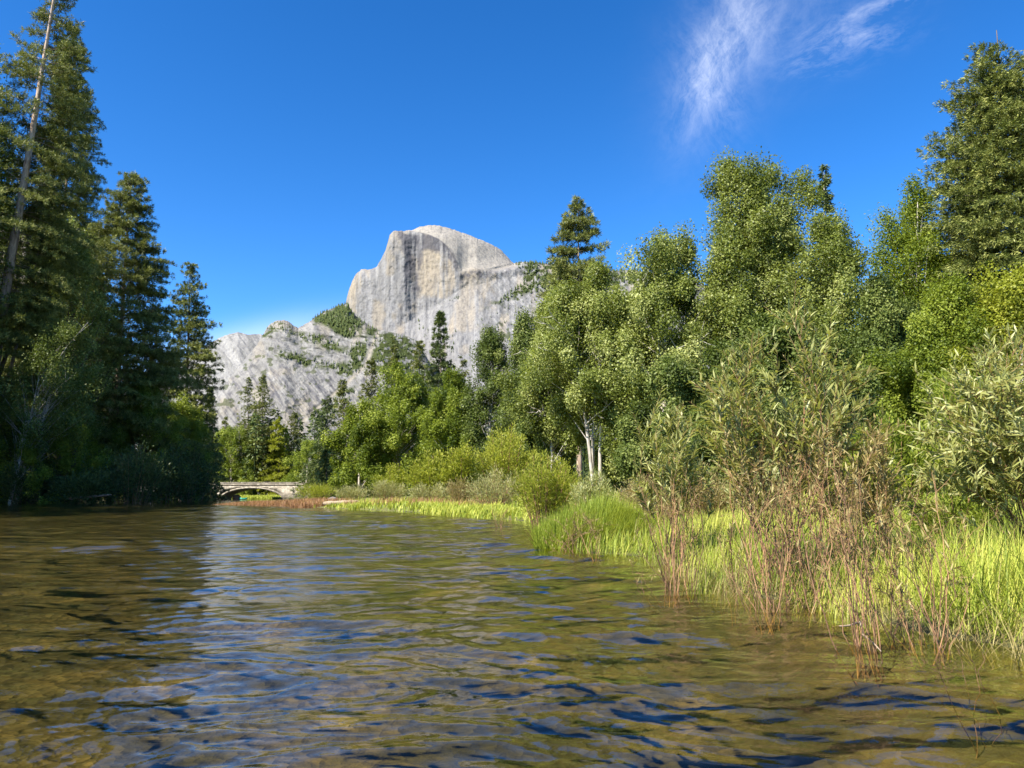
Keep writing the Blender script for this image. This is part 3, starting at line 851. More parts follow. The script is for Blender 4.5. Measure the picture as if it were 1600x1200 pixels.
def conifer_meshes(seed, H, Rm, base=0.2, kind='fir', mat='fir', bark='bark_dark', dens=1.0, pole=0.0, needle=1.0, trunk_r=None, one_side=0.0):
    rng = np.random.default_rng(seed)
    tr = MB()
    rt = trunk_r or H * 0.0105
    zz = np.linspace(-0.5, H * 0.985, 14)
    wob = np.stack([np.cumsum(rng.normal(0, 0.03, 14)) * H * 0.012, np.cumsum(rng.normal(0, 0.03, 14)) * H * 0.012, zz], -1)
    tr.tube(wob, rt * (1 - np.clip(zz / H, 0, 1) * 0.93), 9)
    axis = lambda z: np.stack([np.interp(z, zz, wob[:, 0]), np.interp(z, zz, wob[:, 1]), z], -1)
    nb = int(H * 8.0 * dens)
    q = rng.random(nb)
    q = np.sort(1 - (1 - q) ** 0.85)
    hb = base * H + q * H * (1 - base - pole) * 0.995
    if kind in ('fir', 'far'):
        hb = base * H + np.round((hb - base * H) / 0.75) * 0.75 + rng.normal(0, 0.12, nb)   # whorls
    t = np.clip((hb - base * H) / (H * (1 - base)), 0, 1)
    if kind == 'pine':
        prof = (1 - t) ** 0.75 * (0.55 + 0.45 * sstep(0.0, 0.22, t)) + 0.05
    elif kind == 'cedar':
        prof = (1 - t) ** 0.62 * (0.7 + 0.3 * sstep(0.0, 0.15, t)) + 0.03
    else:
        prof = (1 - t) ** 0.9 * (0.8 + 0.2 * sstep(0, 0.1, t)) + 0.03
    az = rng.uniform(0, 2 * math.pi, nb)
    lob = 0.78 + 0.5 * vnoise(az * 1.2, hb * 0.22, seed % 40)
    if one_side:
        az = np.where((np.sin(az) < -0.15) & (rng.random(nb) < one_side), -az, az)     # few boughs on the side towards the river
    Lb = 1.42 * Rm * prof * lob * rng.uniform(0.62, 1.08, nb)
    el = R(30) * (t - 0.42) + R(-10 if kind != 'pine' else 4) + rng.normal(0, R(8), nb)
    d0 = np.stack([np.cos(az) * np.cos(el), np.sin(az) * np.cos(el), np.sin(el)], -1)
    A0 = axis(hb)
    cs, ds, tt = [], [], []
    step = {'pine': 0.66, 'cedar': 0.55, 'fir': 0.6, 'far': 0.85}[kind]
    for i in range(nb):
        n = max(2, int(Lb[i] / step))
        s = np.linspace(0.22 if kind != 'pine' else 0.4, 1.0, n) * Lb[i]
        sag = (-0.14 if kind != 'cedar' else -0.2) * (s / (Lb[i] + 1e-6)) ** 2 * Lb[i] + (0.16 * (s / (Lb[i] + 1e-6)) ** 3 * Lb[i] if kind == 'cedar' else 0)
        c = A0[i] + d0[i] * s[:, None]; c[:, 2] += sag
        side = np.array((-math.sin(az[i]), math.cos(az[i]), 0))
        reps = 3
        w = 0.42 * (Lb[i] - s * 0.75) + 0.12
        for k in range(reps):
            off = rng.uniform(-1, 1, n)
            cc = c + side * (off * w)[:, None] + d0[i] * (rng.uniform(-0.3, 0.3, n) * step)[:, None]
            cc[:, 2] += rng.normal(0, 0.11, n) - np.abs(off) * 0.1
            cs.append(cc)
            dd = unit(d0[i] * 0.9 + side * (off * 0.9)[:, None] + np.array((0, 0, 0.25 if kind == 'pine' else -0.12)))
            ds.append(dd)
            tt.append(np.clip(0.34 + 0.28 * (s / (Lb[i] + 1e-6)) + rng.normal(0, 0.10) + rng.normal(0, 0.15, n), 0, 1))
        if Lb[i] > 1.0 and i % 2 == 0:
            pts = A0[i] + d0[i] * np.linspace(0, 0.8 * Lb[i], 4)[:, None]
            pts[:, 2] += -0.12 * np.linspace(0, 0.8, 4) ** 2 * Lb[i]
            tr.tube(pts, np.linspace(0.028, 0.008, 4) * min(1.6, Lb[i] * 0.45), 3, 0.4)
    # dead stubs under the crown
    for k in range(int(base * H * 0.9)):
        z = rng.uniform(base * 0.35 * H, base * H * 1.15); a = rng.uniform(0, 6.28); l = rng.uniform(0.5, 2.4)
        p0 = axis(np.array([z]))[0]; dr = np.array((math.cos(a), math.sin(a), rng.uniform(-0.3, 0.15)))
        tr.tube([p0, p0 + dr * l * 0.5, p0 + dr * l + np.array((0, 0, -0.15))], [0.035, 0.025, 0.008], 3, 0.7)
    c = np.concatenate(cs); d = np.concatenate(ds); ti = np.concatenate(tt)
    cr = MB()
    reps = {'pine': 20, 'cedar': 18, 'fir': 13, 'far': 6}[kind]
    axis_c = axis(c[:, 2]); outw = unit((c - axis_c) * np.array((1, 1, 0)))
    for k in range(reps):
        n = len(c)
        if kind == 'pine':
            dir_ = unit(d * 0.75 + rand_unit(rng, n) * 0.95 + np.array((0, 0, 0.15)))
            ln, wd = rng.uniform(0.32, 0.58, n) * needle, rng.uniform(0.05, 0.09, n) * needle
        elif kind == 'cedar':
            dir_ = unit(d * 0.9 + rand_unit(rng, n) * 0.75)
            ln, wd = rng.uniform(0.28, 0.55, n) * needle, rng.uniform(0.058, 0.105, n) * needle
        else:
            dir_ = unit(d * 1.0 + rand_unit(rng, n) * 0.7)
            ln, wd = rng.uniform(0.30, 0.55, n) * needle, rng.uniform(0.075, 0.135, n) * needle
        nr = unit(rand_unit(rng, n) * 0.9 + np.array((0, 0, 0.65)) + outw * 0.55)
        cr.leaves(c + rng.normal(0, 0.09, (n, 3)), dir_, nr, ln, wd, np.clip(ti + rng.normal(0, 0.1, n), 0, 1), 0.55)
    return tr.mesh('trunk', M[bark], True), cr.mesh('crown', M[mat])


def broadleaf_meshes(seed, H, Rm, base=0.16, mat='cotton', bark='bark_pale', leaf=0.2, nleaf=26000, shape='oval', stems=1, peaks=3, clump=1.0, upsweep=0.5, dead=0):
    rng = np.random.default_rng(seed)
    tr, cr = MB(), MB()
    # envelope of several peaks so that the skyline is uneven
    pk = [(rng.uniform(-0.5, 0.5) * Rm, rng.uniform(-0.4, 0.4) * Rm, rng.uniform(0.82, 1.0)) for _ in range(peaks)]
    if peaks >= 4:
        pk = [(-0.6 * Rm + 1.2 * Rm * (i + rng.uniform(0.2, 0.8)) / peaks, p[1], p[2]) for i, p in enumerate(pk)]
        pk = [pk[i] for i in rng.permutation(peaks)]
    pk[0] = (pk[0][0] * 0.3, pk[0][1] * 0.3, 1.0)
    nC = int(max(30, (H * Rm * 2.2) ** 0.92 * 1.35 / clump))
    cen = []
    while len(cen) < nC:
        q = rng.random(); z = base * H + q ** 0.9 * (H * (1 - base))
        px, py, ph = pk[rng.integers(peaks)]
        tq = (z - base * H) / (ph * H - base * H)
        if tq > 0.985:
            continue
        if shape == 'oval':
            r = Rm * (math.sin(math.pi * min(1, (0.16 + 0.84 * tq)) ** 0.85) ** 0.75 * 0.92 + 0.05)
        elif shape == 'cone':
            r = Rm * ((1 - tq) ** 0.7 * 0.95 + 0.06)
        else:
            r = Rm * (math.sqrt(max(0, 1 - (2 * min(1, tq * 0.9 + 0.1) - 1) ** 2)) * 0.95 + 0.06)
        a = rng.uniform(0, 6.28); r *= 0.62 + 0.72 * float(vnoise(a * 1.5 + seed, z * 0.42 * 20 / H)); rr = r * rng.random() ** 0.34 * (1.22 if rng.random() < 0.14 else 1.0)
        w = 0.25 + 0.75 * tq
        cen.append((px * w * (1.0 if peaks > 1 else 0) + math.cos(a) * rr * (1.0 if peaks > 1 else 1.15), py * w * (1.0 if peaks > 1 else 0) + math.sin(a) * rr * (1.0 if peaks > 1 else 1.15), z))
    cen = np.array(cen)
    # trunk and limbs
    roots = [np.array((rng.uniform(-0.12, 0.12) * Rm * (stems > 1), rng.uniform(-0.12, 0.12) * Rm * (stems > 1), -0.3)) for _ in range(stems)]
    rt = H * 0.0135 / math.sqrt(stems) + 0.03
    axes = []
    for s in range(stems):
        px, py, ph = pk[s % peaks]
        n = 9; q = np.linspace(0, 1, n)
        pts = roots[s] + np.stack([q ** 1.3 * px * 0.8, q ** 1.3 * py * 0.8, q * (ph * H * 0.93)], -1) + np.cumsum(rng.normal(0, 0.012 * H * 0.25, (n, 3)), 0) * (q[:, None] > 0) * np.array((1, 1, 0))
        tr.tube(pts, rt * (1 - q * 0.9), 8)
        axes.append(pts)
    lim = rng.permutation(nC)[:max(12, int(nC * 0.4))]
    for i in lim:
        ax = axes[rng.integers(stems)]
        e = cen[i]; z0 = max(base * H * 0.7, e[2] - (0.25 + rng.random() * 0.25) * H * upsweep - 0.3)
        z0 = min(z0, ax[-1, 2])
        p0 = np.array((np.interp(z0, ax[:, 2], ax[:, 0]), np.interp(z0, ax[:, 2], ax[:, 1]), z0))
        mid = p0 * 0.5 + e * 0.5 + rng.normal(0, 0.05, 3) * Rm * 0.6
        r0 = rt * 0.34 * (1 - z0 / H * 0.7)
        tr.tube([p0, p0 * 0.7 + mid * 0.3, mid, e], [r0, r0 * 0.75, r0 * 0.5, r0 * 0.15], 4)
    for k in range(dead):                                   # bare grey limbs reaching out of the crown
        ax = axes[rng.integers(stems)]; z0 = rng.uniform(0.28, 0.72) * H
        p0 = np.array((np.interp(z0, ax[:, 2], ax[:, 0]), np.interp(z0, ax[:, 2], ax[:, 1]), z0))
        dr = unit(np.array([[rng.uniform(-1.0, 0.7), -0.75, rng.uniform(0.0, 0.5)]]))[0]; l = Rm * rng.uniform(0.8, 1.15)
        q = np.linspace(0, 1, 6)[:, None]
        pts = p0 + dr * l * q + np.cumsum(rng.normal(0, 0.05 * l / 5, (6, 3)), 0) * (q > 0)
        tr.tube(pts, np.linspace(0.07, 0.012, 6), 5, 0.8)
        for j in range(5):
            b = pts[rng.integers(2, 6)]; d2 = unit((dr + rand_unit(rng, 1)[0] * 0.9)[None])[0]
            tr.tube([b, b + d2 * l * 0.13, b + d2 * l * 0.26 + np.array((0, 0, 0.1))], [0.025, 0.015, 0.006], 4, 0.8)
    # leaves round the cluster centres
    per = np.maximum(6, rng.normal(1.0, 0.35, nC)); per = (np.clip(rng.normal(1.0, 0.35, nC), 0.25, 2) * nleaf * 3.1 / nC).astype(int)
    idx = np.repeat(np.arange(nC), per)
    n = len(idx)
    sig = (rng.uniform(0.32, 0.62, nC) * clump * (H / 20) ** 0.35)[idx]
    g = rng.normal(size=(n, 3)); g = g / np.maximum(1, np.linalg.norm(g, axis=1) / 1.9)[:, None]
    off = g * sig[:, None] * np.array((0.95, 0.95, 1.25))
    # each cluster is a spray leaning up and outwards
    out_ = unit(np.stack([cen[:, 0], cen[:, 1], np.full(nC, Rm * upsweep)], -1))
    off += out_[idx] * (rng.uniform(-1.1, 1.1, n) * sig)[:, None] * 0.9
    pos = cen[idx] + off
    tint_c = rng.normal(0.46, 0.16, nC)
    ti = np.clip(tint_c[idx] + rng.normal(0, 0.11, n), 0, 1)
    dr = unit(rand_unit(rng, n) + np.array((0, 0, -0.25)))
    nr = unit(rand_unit(rng, n) * 0.8 + np.array((0, 0, 0.35)) + out_[idx] * 0.35 + unit(off) * 0.75)
    ln = leaf * 0.88 * rng.uniform(0.45, 1.4, n)
    cr.leaves(pos, dr, nr, ln, ln * rng.uniform(0.55, 0.8, n), ti, 0.45)
    return tr.mesh('trunk', M[bark], True), cr.mesh('crown', M[mat])


def shrub_meshes(seed, H, Rx, mat='lime', bark='stem', leaf=0.14, slim=0.3, n=7000, stems=26, spread=1.0, feather=0.5):
    """Many stems fanning from the ground, fine leaves along the sprays."""
    rng = np.random.default_rng(seed)
    tr, cr = MB(), MB()
    C, D, T = [], [], []
    for k in range(stems):
        a = rng.uniform(0, 6.28); o = math.sqrt(rng.random())
        b0 = np.array((math.cos(a) * o * Rx * 0.35, math.sin(a) * o * Rx * 0.35, -0.15))
        top = np.array((math.cos(a) * o * Rx * spread, math.sin(a) * o * Rx * spread, H * (1 - 0.42 * o * o) * rng.uniform(0.72, 1.03)))
        q = np.linspace(0, 1, 6)[:, None]
        pts = b0 * (1 - q) + top * q; pts[:, 2] += np.sin(q[:, 0] * math.pi) * H * 0.10 * o
        tr.tube(pts, np.linspace(0.022, 0.005, 6) * (0.5 + H * 0.18), 4)
        m = int(n / stems)
        s = rng.uniform(0.18, 1.0, m) ** 0.8
        p = np.stack([np.interp(s, q[:, 0], pts[:, i]) for i in range(3)], -1)
        sg = 0.17 * Rx * feather * 2 * (1.15 - s * 0.75)
        off = rng.normal(size=(m, 3)) * sg[:, None]
        ax = unit((top - b0)[None])
        C.append(p + off); D.append(unit(ax + off / (sg[:, None] + 1e-6) * 0.5 + rng.normal(0, 0.35, (m, 3))))
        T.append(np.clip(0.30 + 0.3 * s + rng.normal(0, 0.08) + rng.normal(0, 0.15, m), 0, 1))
    C = np.concatenate(C); D = np.concatenate(D); T = np.concatenate(T)
    C[:, 2] = np.maximum(C[:, 2], 0.02)
    m = len(C)
    ln = leaf * rng.uniform(0.6, 1.3, m)
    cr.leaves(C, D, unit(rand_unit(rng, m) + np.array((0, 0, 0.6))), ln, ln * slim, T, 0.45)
    return tr.mesh('branches', M[bark], True), cr.mesh('foliage', M[mat])


def base_at(px, d):
    p = P(px, 774, d)
    return np.array((p[0], d, float(ground_z(p[0], d)) - 0.05))


def height_to(px, py, d):
    b = base_at(px, d)
    return P(px, py, d)[2] - b[2], b


TREES = 'trees and shrubs on the river banks'


def plant(name, label, cat, meshes, parts, loc, group=None, rz=0.0, lean=(0, 0), scale=None):
    t = thing(name, label, cat, loc, group, rz, lean)
    for pn, me in zip(parts, meshes):
        obj(pn, me, t)
    if scale:
        t.scale = scale
    return t


def conifer(name, label, bx, tx, ty, wpx, d, seed, group=None, **kw):
    """bx: pixel column of the foot, (tx, ty): pixel of the tip, wpx: crown width in pixels, d: metres away."""
    H, b = height_to(tx, ty, d)
    b = base_at(bx, d)
    lean_y = math.atan2(P(tx, ty, d)[0] - b[0], H)
    me = conifer_meshes(seed, H / math.cos(lean_y), wpx / F * d / 2, **kw)
    return plant(name, label, 'tree', me, ('trunk', 'crown'), b, group, 0, (0, lean_y))


def broad(name, label, bx, tx, ty, wpx, d, seed, group=None, **kw):
    H, b = height_to(tx, ty, d)
    b = base_at(bx, d)
    lean_y = math.atan2(P(tx, ty, d)[0] - b[0], H)
    me = broadleaf_meshes(seed, H, wpx / F * d / 2, **kw)
    return plant(name, label, 'tree', me, ('trunk', 'crown'), b, group, 0, (0, lean_y))


def shrub(label, px, ty, wpx, d, seed, name='shrub', group=None, **kw):
    H, b = height_to(px, ty, d)
    me = shrub_meshes(seed, H, wpx / F * d / 2, **kw)
    return plant(name, label, 'shrub', me, ('branches', 'foliage'), b, group)


G_LEFT = 'dark trees on the far left bank'
G_MID = 'conifers behind the stone bridge'
G_RIGHT = 'broadleaf trees on the right bank'
G_US = 'undergrowth shrubs along the left bank'
G_LOW = 'low shrubs along the right shore'

# --- left bank
conifer('pine_tree', 'tallest pine with a pale leaning trunk, cut off by the top of the frame', -42, 96, -70, 175, 88, 101, G_LEFT, kind='pine', mat='pine', bark='bark_pine', base=0.3, dens=0.75, trunk_r=0.8, one_side=0.62)
conifer('pine_tree', 'tall dark pine just right of the pale leaning trunk, its top at the frame edge', 84, 112, 40, 150, 124, 102, G_LEFT, kind='pine', mat='pine', bark='bark_pine', base=0.12, dens=1.15, trunk_r=0.5)
conifer('pine_tree', 'dark pine crossed by a brown leaning trunk at the left frame edge', -80, -50, 90, 110, 84, 103, G_LEFT, kind='pine', mat='pine', bark='bark_pine', base=0.10, dens=1.1)
conifer('pine_tree', 'broad pine with a rounded spire standing between the tallest pine and the slim cedar', 172, 204, 268, 200, 108, 104, G_LEFT, kind='pine', mat='pine', bark='bark_pine', base=0.08, dens=1.7, trunk_r=0.55, needle=1.0)
conifer('cedar_tree', 'slim bright cedar at the right end of the dark left bank grove', 288, 297, 408, 96, 132, 105, G_LEFT, kind='cedar', mat='cedar', bark='bark_dark', base=0.03, dens=1.25)
conifer('fir_tree', 'small grey green fir peeping out right of the slim cedar', 326, 328, 606, 40, 150, 106, G_LEFT, kind='fir', mat='fir', base=0.02, dens=1.2)
conifer('pine_tree', 'dark pine with a red brown trunk low at the left frame edge', -30, 65, 385, 120, 90, 107, G_LEFT, kind='pine', mat='pine', bark='bark_pine', base=0.3, dens=0.8)
broad('broadleaf_tree', 'yellow green tree with thin white leaning trunks in front of the dark pines', 20, 110, 500, 150, 88, 108, G_LEFT, mat='shade_leaf', bark='bark_pale', leaf=0.22, nleaf=15000, base=0.2, stems=3, peaks=3, upsweep=0.7)
broad('broadleaf_tree', 'lime tinted oak sprays lit at the left frame edge high in the pines', -40, -28, 55, 80, 86, 109, G_LEFT, mat='cotton', bark='bark_dark', leaf=0.3, nleaf=16000, base=0.3, peaks=2)
broad('broadleaf_tree', 'low dark tree overhanging the water below the broad pine', 225, 225, 600, 120, 106, 110, G_LEFT, mat='alder', bark='bark_dark', leaf=0.24, nleaf=19000, base=0.02, peaks=3)
broad('broadleaf_tree', 'dark leafy tree filling the bank under the slim cedar', 284, 286, 615, 76, 124, 111, G_LEFT, mat='alder', bark='bark_dark', leaf=0.26, nleaf=17000, base=0.02, peaks=3)
broad('broadleaf_tree', 'low dark tree at the foot of the white leaning trunks', 95, 95, 640, 150, 92, 112, G_LEFT, mat='alder', bark='bark_dark', leaf=0.24, nleaf=19000, base=0.02, peaks=3)
broad('broadleaf_tree', 'shaded bushy tree at the bottom of the left frame edge', -20, -10, 600, 150, 91, 113, G_LEFT, mat='alder', bark='bark_dark', leaf=0.24, nleaf=19000, base=0.02, peaks=3)
broad('broadleaf_tree', 'yellow green leafy tree half way up between the leaning trunks and the broad pine', 118, 108, 345, 110, 99, 120, G_LEFT, mat='cotton', bark='bark_dark', leaf=0.3, nleaf=15000, base=0.25, peaks=3)

# the same grove runs on along the bank beside the viewer, out of the frame, and shades the foot of the trees seen
shade = conifer_meshes(130, 46, 7.5, kind='pine', mat='pine', bark='bark_pine', base=0.08, dens=1.1)
for i, (x, y, s) in enumerate(((-64.5, 73, 0.7), (-67, 66, 0.9), (-65, 57, 0.75), (-74, 62, 1.05), (-78, 86, 1.0), (-82, 71, 0.8), (-70, 49, 0.9))):
    plant('pine_tree', 'dark pine of the left bank grove beside the viewer, beyond the left frame edge', 'tree', shade, ('trunk', 'crown'), (x, y, float(ground_z(x, y)) - 0.1), 'pines beyond the left frame edge', i * 1.3, (0, 0), (s, s, s))

# --- behind the bridge
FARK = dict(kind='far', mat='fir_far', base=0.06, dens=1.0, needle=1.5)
conifer('fir_tree', 'tall dense fir behind the bridge, right one of the twin firs', 411, 410, 583, 62, 226, 201, G_MID, **{**FARK, 'dens': 1.3})
conifer('fir_tree', 'tall thin ragged fir behind the bridge, left one of the twin firs', 388, 387, 588, 58, 232, 202, G_MID, **{**FARK, 'dens': 0.7})
conifer('cedar_tree', 'yellow green cedar right of the twin firs behind the bridge', 436, 435, 652, 46, 222, 203, G_MID, kind='cedar', mat='lime', base=0.03, dens=0.8, needle=1.5)
conifer('fir_tree', 'round topped dark fir right of the yellow green cedar', 459, 459, 644, 52, 226, 204, G_MID, **FARK)
conifer('fir_tree', 'broad blue green fir left of the ragged tipped fir', 510, 511, 617, 66, 176, 205, G_MID, **{**FARK, 'mat': 'fir'})
conifer('fir_tree', 'ragged tipped fir beside the broad blue green fir', 536, 536, 592, 62, 182, 206, G_MID, **FARK)
conifer('fir_tree', 'small pointed fir low at the shore in front of the broad blue green fir', 511, 511, 694, 34, 118, 207, G_MID, kind='fir', mat='cedar', base=0.0, dens=1.0, needle=0.9)
conifer('fir_tree', 'tall soft fir at the left edge of the bright green broadleaf tree', 580, 580, 560, 66, 158, 208, G_MID, **FARK)
conifer('fir_tree', 'slender fir peeking over the bright green broadleaf tree', 617, 617, 530, 46, 172, 209, G_MID, **{**FARK, 'dens': 0.9})
conifer('fir_tree', 'wide fir standing left of the dark pointed fir before the granite face', 655, 655, 532, 70, 165, 210, G_MID, **FARK)
conifer('fir_tree', 'dark pointed fir rising against the granite face', 689, 689, 485, 66, 150, 211, G_MID, kind='fir', mat='fir', base=0.1, dens=1.0, needle=1.3)
conifer('fir_tree', 'thin fir with open branches right of the dark pointed fir', 722, 722, 555, 50, 150, 212, G_MID, **{**FARK, 'dens': 0.6})
conifer('fir_tree', 'pale small fir at the left end of the woods behind the bridge', 352, 352, 652, 36, 240, 213, G_MID, **FARK)
broad('broadleaf_tree', 'round green tree just left of the twin firs behind the bridge', 362, 362, 664, 66, 224, 214, G_MID, mat='alder', leaf=0.34, nleaf=11000, base=0.02)
broad('broadleaf_tree', 'low bright green tree behind the left end of the bridge parapet', 340, 340, 672, 50, 228, 215, G_MID, mat='alder', leaf=0.34, nleaf=9000, base=0.02)
broad('broadleaf_tree', 'low green tree behind the middle of the bridge parapet', 385, 385, 715, 60, 222, 216, G_MID, mat='alder', leaf=0.32, nleaf=8000, base=0.0)
broad('broadleaf_tree', 'spreading low green tree behind the right end of the bridge', 478, 478, 690, 80, 204, 217, G_MID, mat='alder', leaf=0.32, nleaf=11000, base=0.0)

# --- centre and right
broad('broadleaf_tree', 'bright green broadleaf tree at the centre of the far shore', 625, 622, 572, 125, 104, 301, G_RIGHT, mat='alder', leaf=0.27, nleaf=26000, base=0.05, peaks=4)
broad('broadleaf_tree', 'bright green tree right of the central one, touching the darker cottonwoods', 700, 703, 585, 110, 96, 302, G_RIGHT, mat='alder', leaf=0.26, nleaf=24000, base=0.05, peaks=3)
broad('broadleaf_tree', 'yellow green tree left of the central bright green tree', 562, 565, 625, 95, 100, 303, G_RIGHT, mat='alder', leaf=0.26, nleaf=18000, base=0.02, peaks=3)
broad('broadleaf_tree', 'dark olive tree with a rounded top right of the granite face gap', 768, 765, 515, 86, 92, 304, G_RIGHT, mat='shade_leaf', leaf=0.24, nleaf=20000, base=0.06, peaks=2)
broad('broadleaf_tree', 'slender olive tree with a narrow tip left of the tall pine', 818, 816, 484, 80, 86, 305, G_RIGHT, mat='shade_leaf', leaf=0.24, nleaf=20000, base=0.06, peaks=2, shape='cone')
conifer('pine_tree', 'lone dark pine rising above the cottonwoods on the skyline', 906, 904, 312, 140, 96, 306, None, kind='pine', mat='pine', bark='bark_pine', base=0.3, dens=1.05, needle=1.1)
broad('broadleaf_tree', 'cottonwood with pale trunks standing below the lone pine', 935, 925, 425, 150, 58, 307, G_RIGHT, mat='cotton', leaf=0.19, nleaf=34000, base=0.34, stems=3, peaks=4, dead=5)
broad('broadleaf_tree', 'cottonwood left of the pale trunks with bare grey side branches', 868, 862, 462, 110, 64, 308, G_RIGHT, mat='cotton', leaf=0.2, nleaf=24000, base=0.22, stems=2, peaks=3, dead=7)
broad('broadleaf_tree', 'silvery cottonwood between the pale trunks and the highest cottonwood', 1040, 1045, 372, 190, 56, 309, G_RIGHT, mat='cotton', leaf=0.19, nleaf=40000, base=0.1, stems=2, peaks=4, dead=4)
broad('broadleaf_tree', 'low olive cottonwood filling the gap right of the pale trunks', 985, 985, 470, 110, 62, 310, G_RIGHT, mat='cotton', leaf=0.2, nleaf=26000, base=0.05, peaks=3)
broad('broadleaf_tree', 'highest cottonwood of the right bank, with a narrow top spire', 1150, 1146, 252, 190, 55, 311, G_RIGHT, mat='cotton', leaf=0.19, nleaf=46000, base=0.08, stems=2, peaks=3, shape='cone')
broad('broadleaf_tree', 'wide cottonwood with a ragged flat top beside the bare topped fir', 1200, 1198, 264, 185, 57, 312, G_RIGHT, mat='cotton', leaf=0.19, nleaf=52000, base=0.06, stems=3, peaks=5, dead=6)
conifer('fir_tree', 'fir with a bare pole top sticking out behind the wide cottonwood', 1290, 1288, 262, 66, 74, 313, None, kind='fir', mat='fir', bark='bark_pale', base=0.1, dens=0.8, trunk_r=0.32)
broad('broadleaf_tree', 'olive cottonwood right of the wide one, before the gap of sky', 1300, 1300, 342, 150, 52, 314, G_RIGHT, mat='cotton', leaf=0.18, nleaf=34000, base=0.05, peaks=3)
broad('broadleaf_tree', 'pointed pale green tree between the gap of sky and the giant cedar', 1432, 1430, 276, 175, 62, 315, G_RIGHT, mat='alder', leaf=0.2, nleaf=30000, base=0.05, peaks=3, shape='cone')
conifer('cedar_tree', 'giant cedar with a bare tip filling the top right corner', 1612, 1558, 36, 300, 62, 316, None, kind='cedar', mat='cedar', base=0.04, dens=3.3, trunk_r=0.4, needle=0.8, pole=0.05)
broad('broadleaf_tree', 'fresh green low tree in front of the broad pale tree', 1475, 1478, 452, 170, 38, 317, G_RIGHT, mat='alder', leaf=0.14, nleaf=36000, base=0.0, peaks=4)
broad('broadleaf_tree', 'lime green young tree below the giant cedar at the right frame edge', 1600, 1590, 425, 150, 36, 318, G_RIGHT, mat='lime', leaf=0.15, nleaf=26000, base=0.05, peaks=4)
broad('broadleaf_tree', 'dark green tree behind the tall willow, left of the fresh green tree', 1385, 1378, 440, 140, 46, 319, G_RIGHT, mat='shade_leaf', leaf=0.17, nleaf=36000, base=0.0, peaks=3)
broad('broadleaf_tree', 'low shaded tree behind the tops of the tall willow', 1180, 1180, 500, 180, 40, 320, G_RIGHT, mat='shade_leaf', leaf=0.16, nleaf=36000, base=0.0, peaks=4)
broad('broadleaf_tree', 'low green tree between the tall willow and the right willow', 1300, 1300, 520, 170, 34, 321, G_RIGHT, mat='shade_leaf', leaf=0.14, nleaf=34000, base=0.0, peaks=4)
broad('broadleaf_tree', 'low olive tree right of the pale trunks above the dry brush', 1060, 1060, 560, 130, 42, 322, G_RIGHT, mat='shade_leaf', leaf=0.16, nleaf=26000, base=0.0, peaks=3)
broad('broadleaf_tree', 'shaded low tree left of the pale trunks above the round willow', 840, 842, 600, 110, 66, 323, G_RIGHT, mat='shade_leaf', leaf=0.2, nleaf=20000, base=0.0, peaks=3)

# ------------------------------------------------------------------ shrubs
for i, (px, ty, w, d) in enumerate(((30, 725, 110, 88.5), (128, 728, 90, 89), (205, 690, 110, 92), (262, 700, 90, 100), (300, 690, 80, 112), (305, 705, 34, 126))):
    lab = ('dark low shrub at the water edge in the left corner of the bank', 'dark low shrub above the brown roots on the left bank',
           'shaded bush at the foot of the broad pine', 'shaded bush between the broad pine and the slim cedar', 'shaded bush at the foot of the slim cedar',
           'shaded bush at the far tip of the dark left bank')[i]
    shrub(lab, px, ty, w, d, 400 + i, group=G_US, mat='fir', leaf=0.3, slim=0.45, n=6200, stems=20, feather=0.9)

SH = [
    ('yellow green round willow bush behind the tall clump of grass', 852, 704, 120, 23, 'lime', 0.10, 0.2, 15000, 46),
    ('lime feathery bush under the dark olive trees', 788, 658, 104, 56, 'lime', 0.22, 0.3, 8500, 30),
    ('upright yellowish bush left of the lime feathery bush', 722, 682, 62, 54, 'lime', 0.2, 0.4, 6000, 24),
    ('wide yellow green bush left of the upright yellowish bush', 676, 706, 80, 54, 'lime', 0.2, 0.35, 6500, 26),
    ('small yellow green bush in front of the central bright green tree', 612, 722, 60, 68, 'lime', 0.22, 0.4, 4500, 20),
    ('grey green willow scrub beside the right end of the bridge', 496, 752, 66, 72, 'lime', 0.2, 0.15, 4500, 34),
    ('low pale scrub behind the bleached log', 556, 757, 62, 64, 'sage', 0.2, 0.15, 3800, 30),
    ('pale grass like scrub under the yellow green tree', 606, 752, 66, 60, 'sage', 0.2, 0.15, 4200, 32),
    ('grey green scrub in front of the wide yellow green bush', 672, 752, 64, 52, 'sage', 0.18, 0.16, 4200, 32),
    ('dry greyish scrub between the lime bush and the round willow bush', 772, 728, 84, 38, 'sage', 0.15, 0.16, 6000, 36),
    ('dry scrub in front of the upright yellowish bush', 716, 748, 60, 46, 'dry', 0.17, 0.16, 3600, 30),
    ('olive willow scrub right of the round willow bush', 925, 735, 80, 21, 'willow', 0.10, 0.2, 7000, 30),
    ('reddish dry brush under the pale cottonwood trunks', 1010, 742, 110, 17, 'dry', 0.08, 0.2, 7500, 40),
    ('reddish olive dry brush behind the bare red stems', 1100, 728, 130, 15.5, 'dry', 0.075, 0.22, 9500, 46),
    ('olive brush between the dry brush and the tall willow', 1190, 712, 120, 14.5, 'willow', 0.08, 0.22, 9000, 40),
    ('leafy green bush behind the gap between the two big willows', 1400, 640, 150, 17, 'alder', 0.09, 0.4, 15000, 36),
    ('yellow green brush low in the gap between the two big willows', 1350, 690, 120, 13.5, 'lime', 0.075, 0.24, 10000, 40),
    ('lush green bush behind the right willow', 1540, 560, 200, 16, 'alder', 0.09, 0.4, 18000, 40),
    ('low green brush in the shade under the right willow', 1500, 742, 150, 9.6, 'alder', 0.06, 0.3, 9000, 40),
]
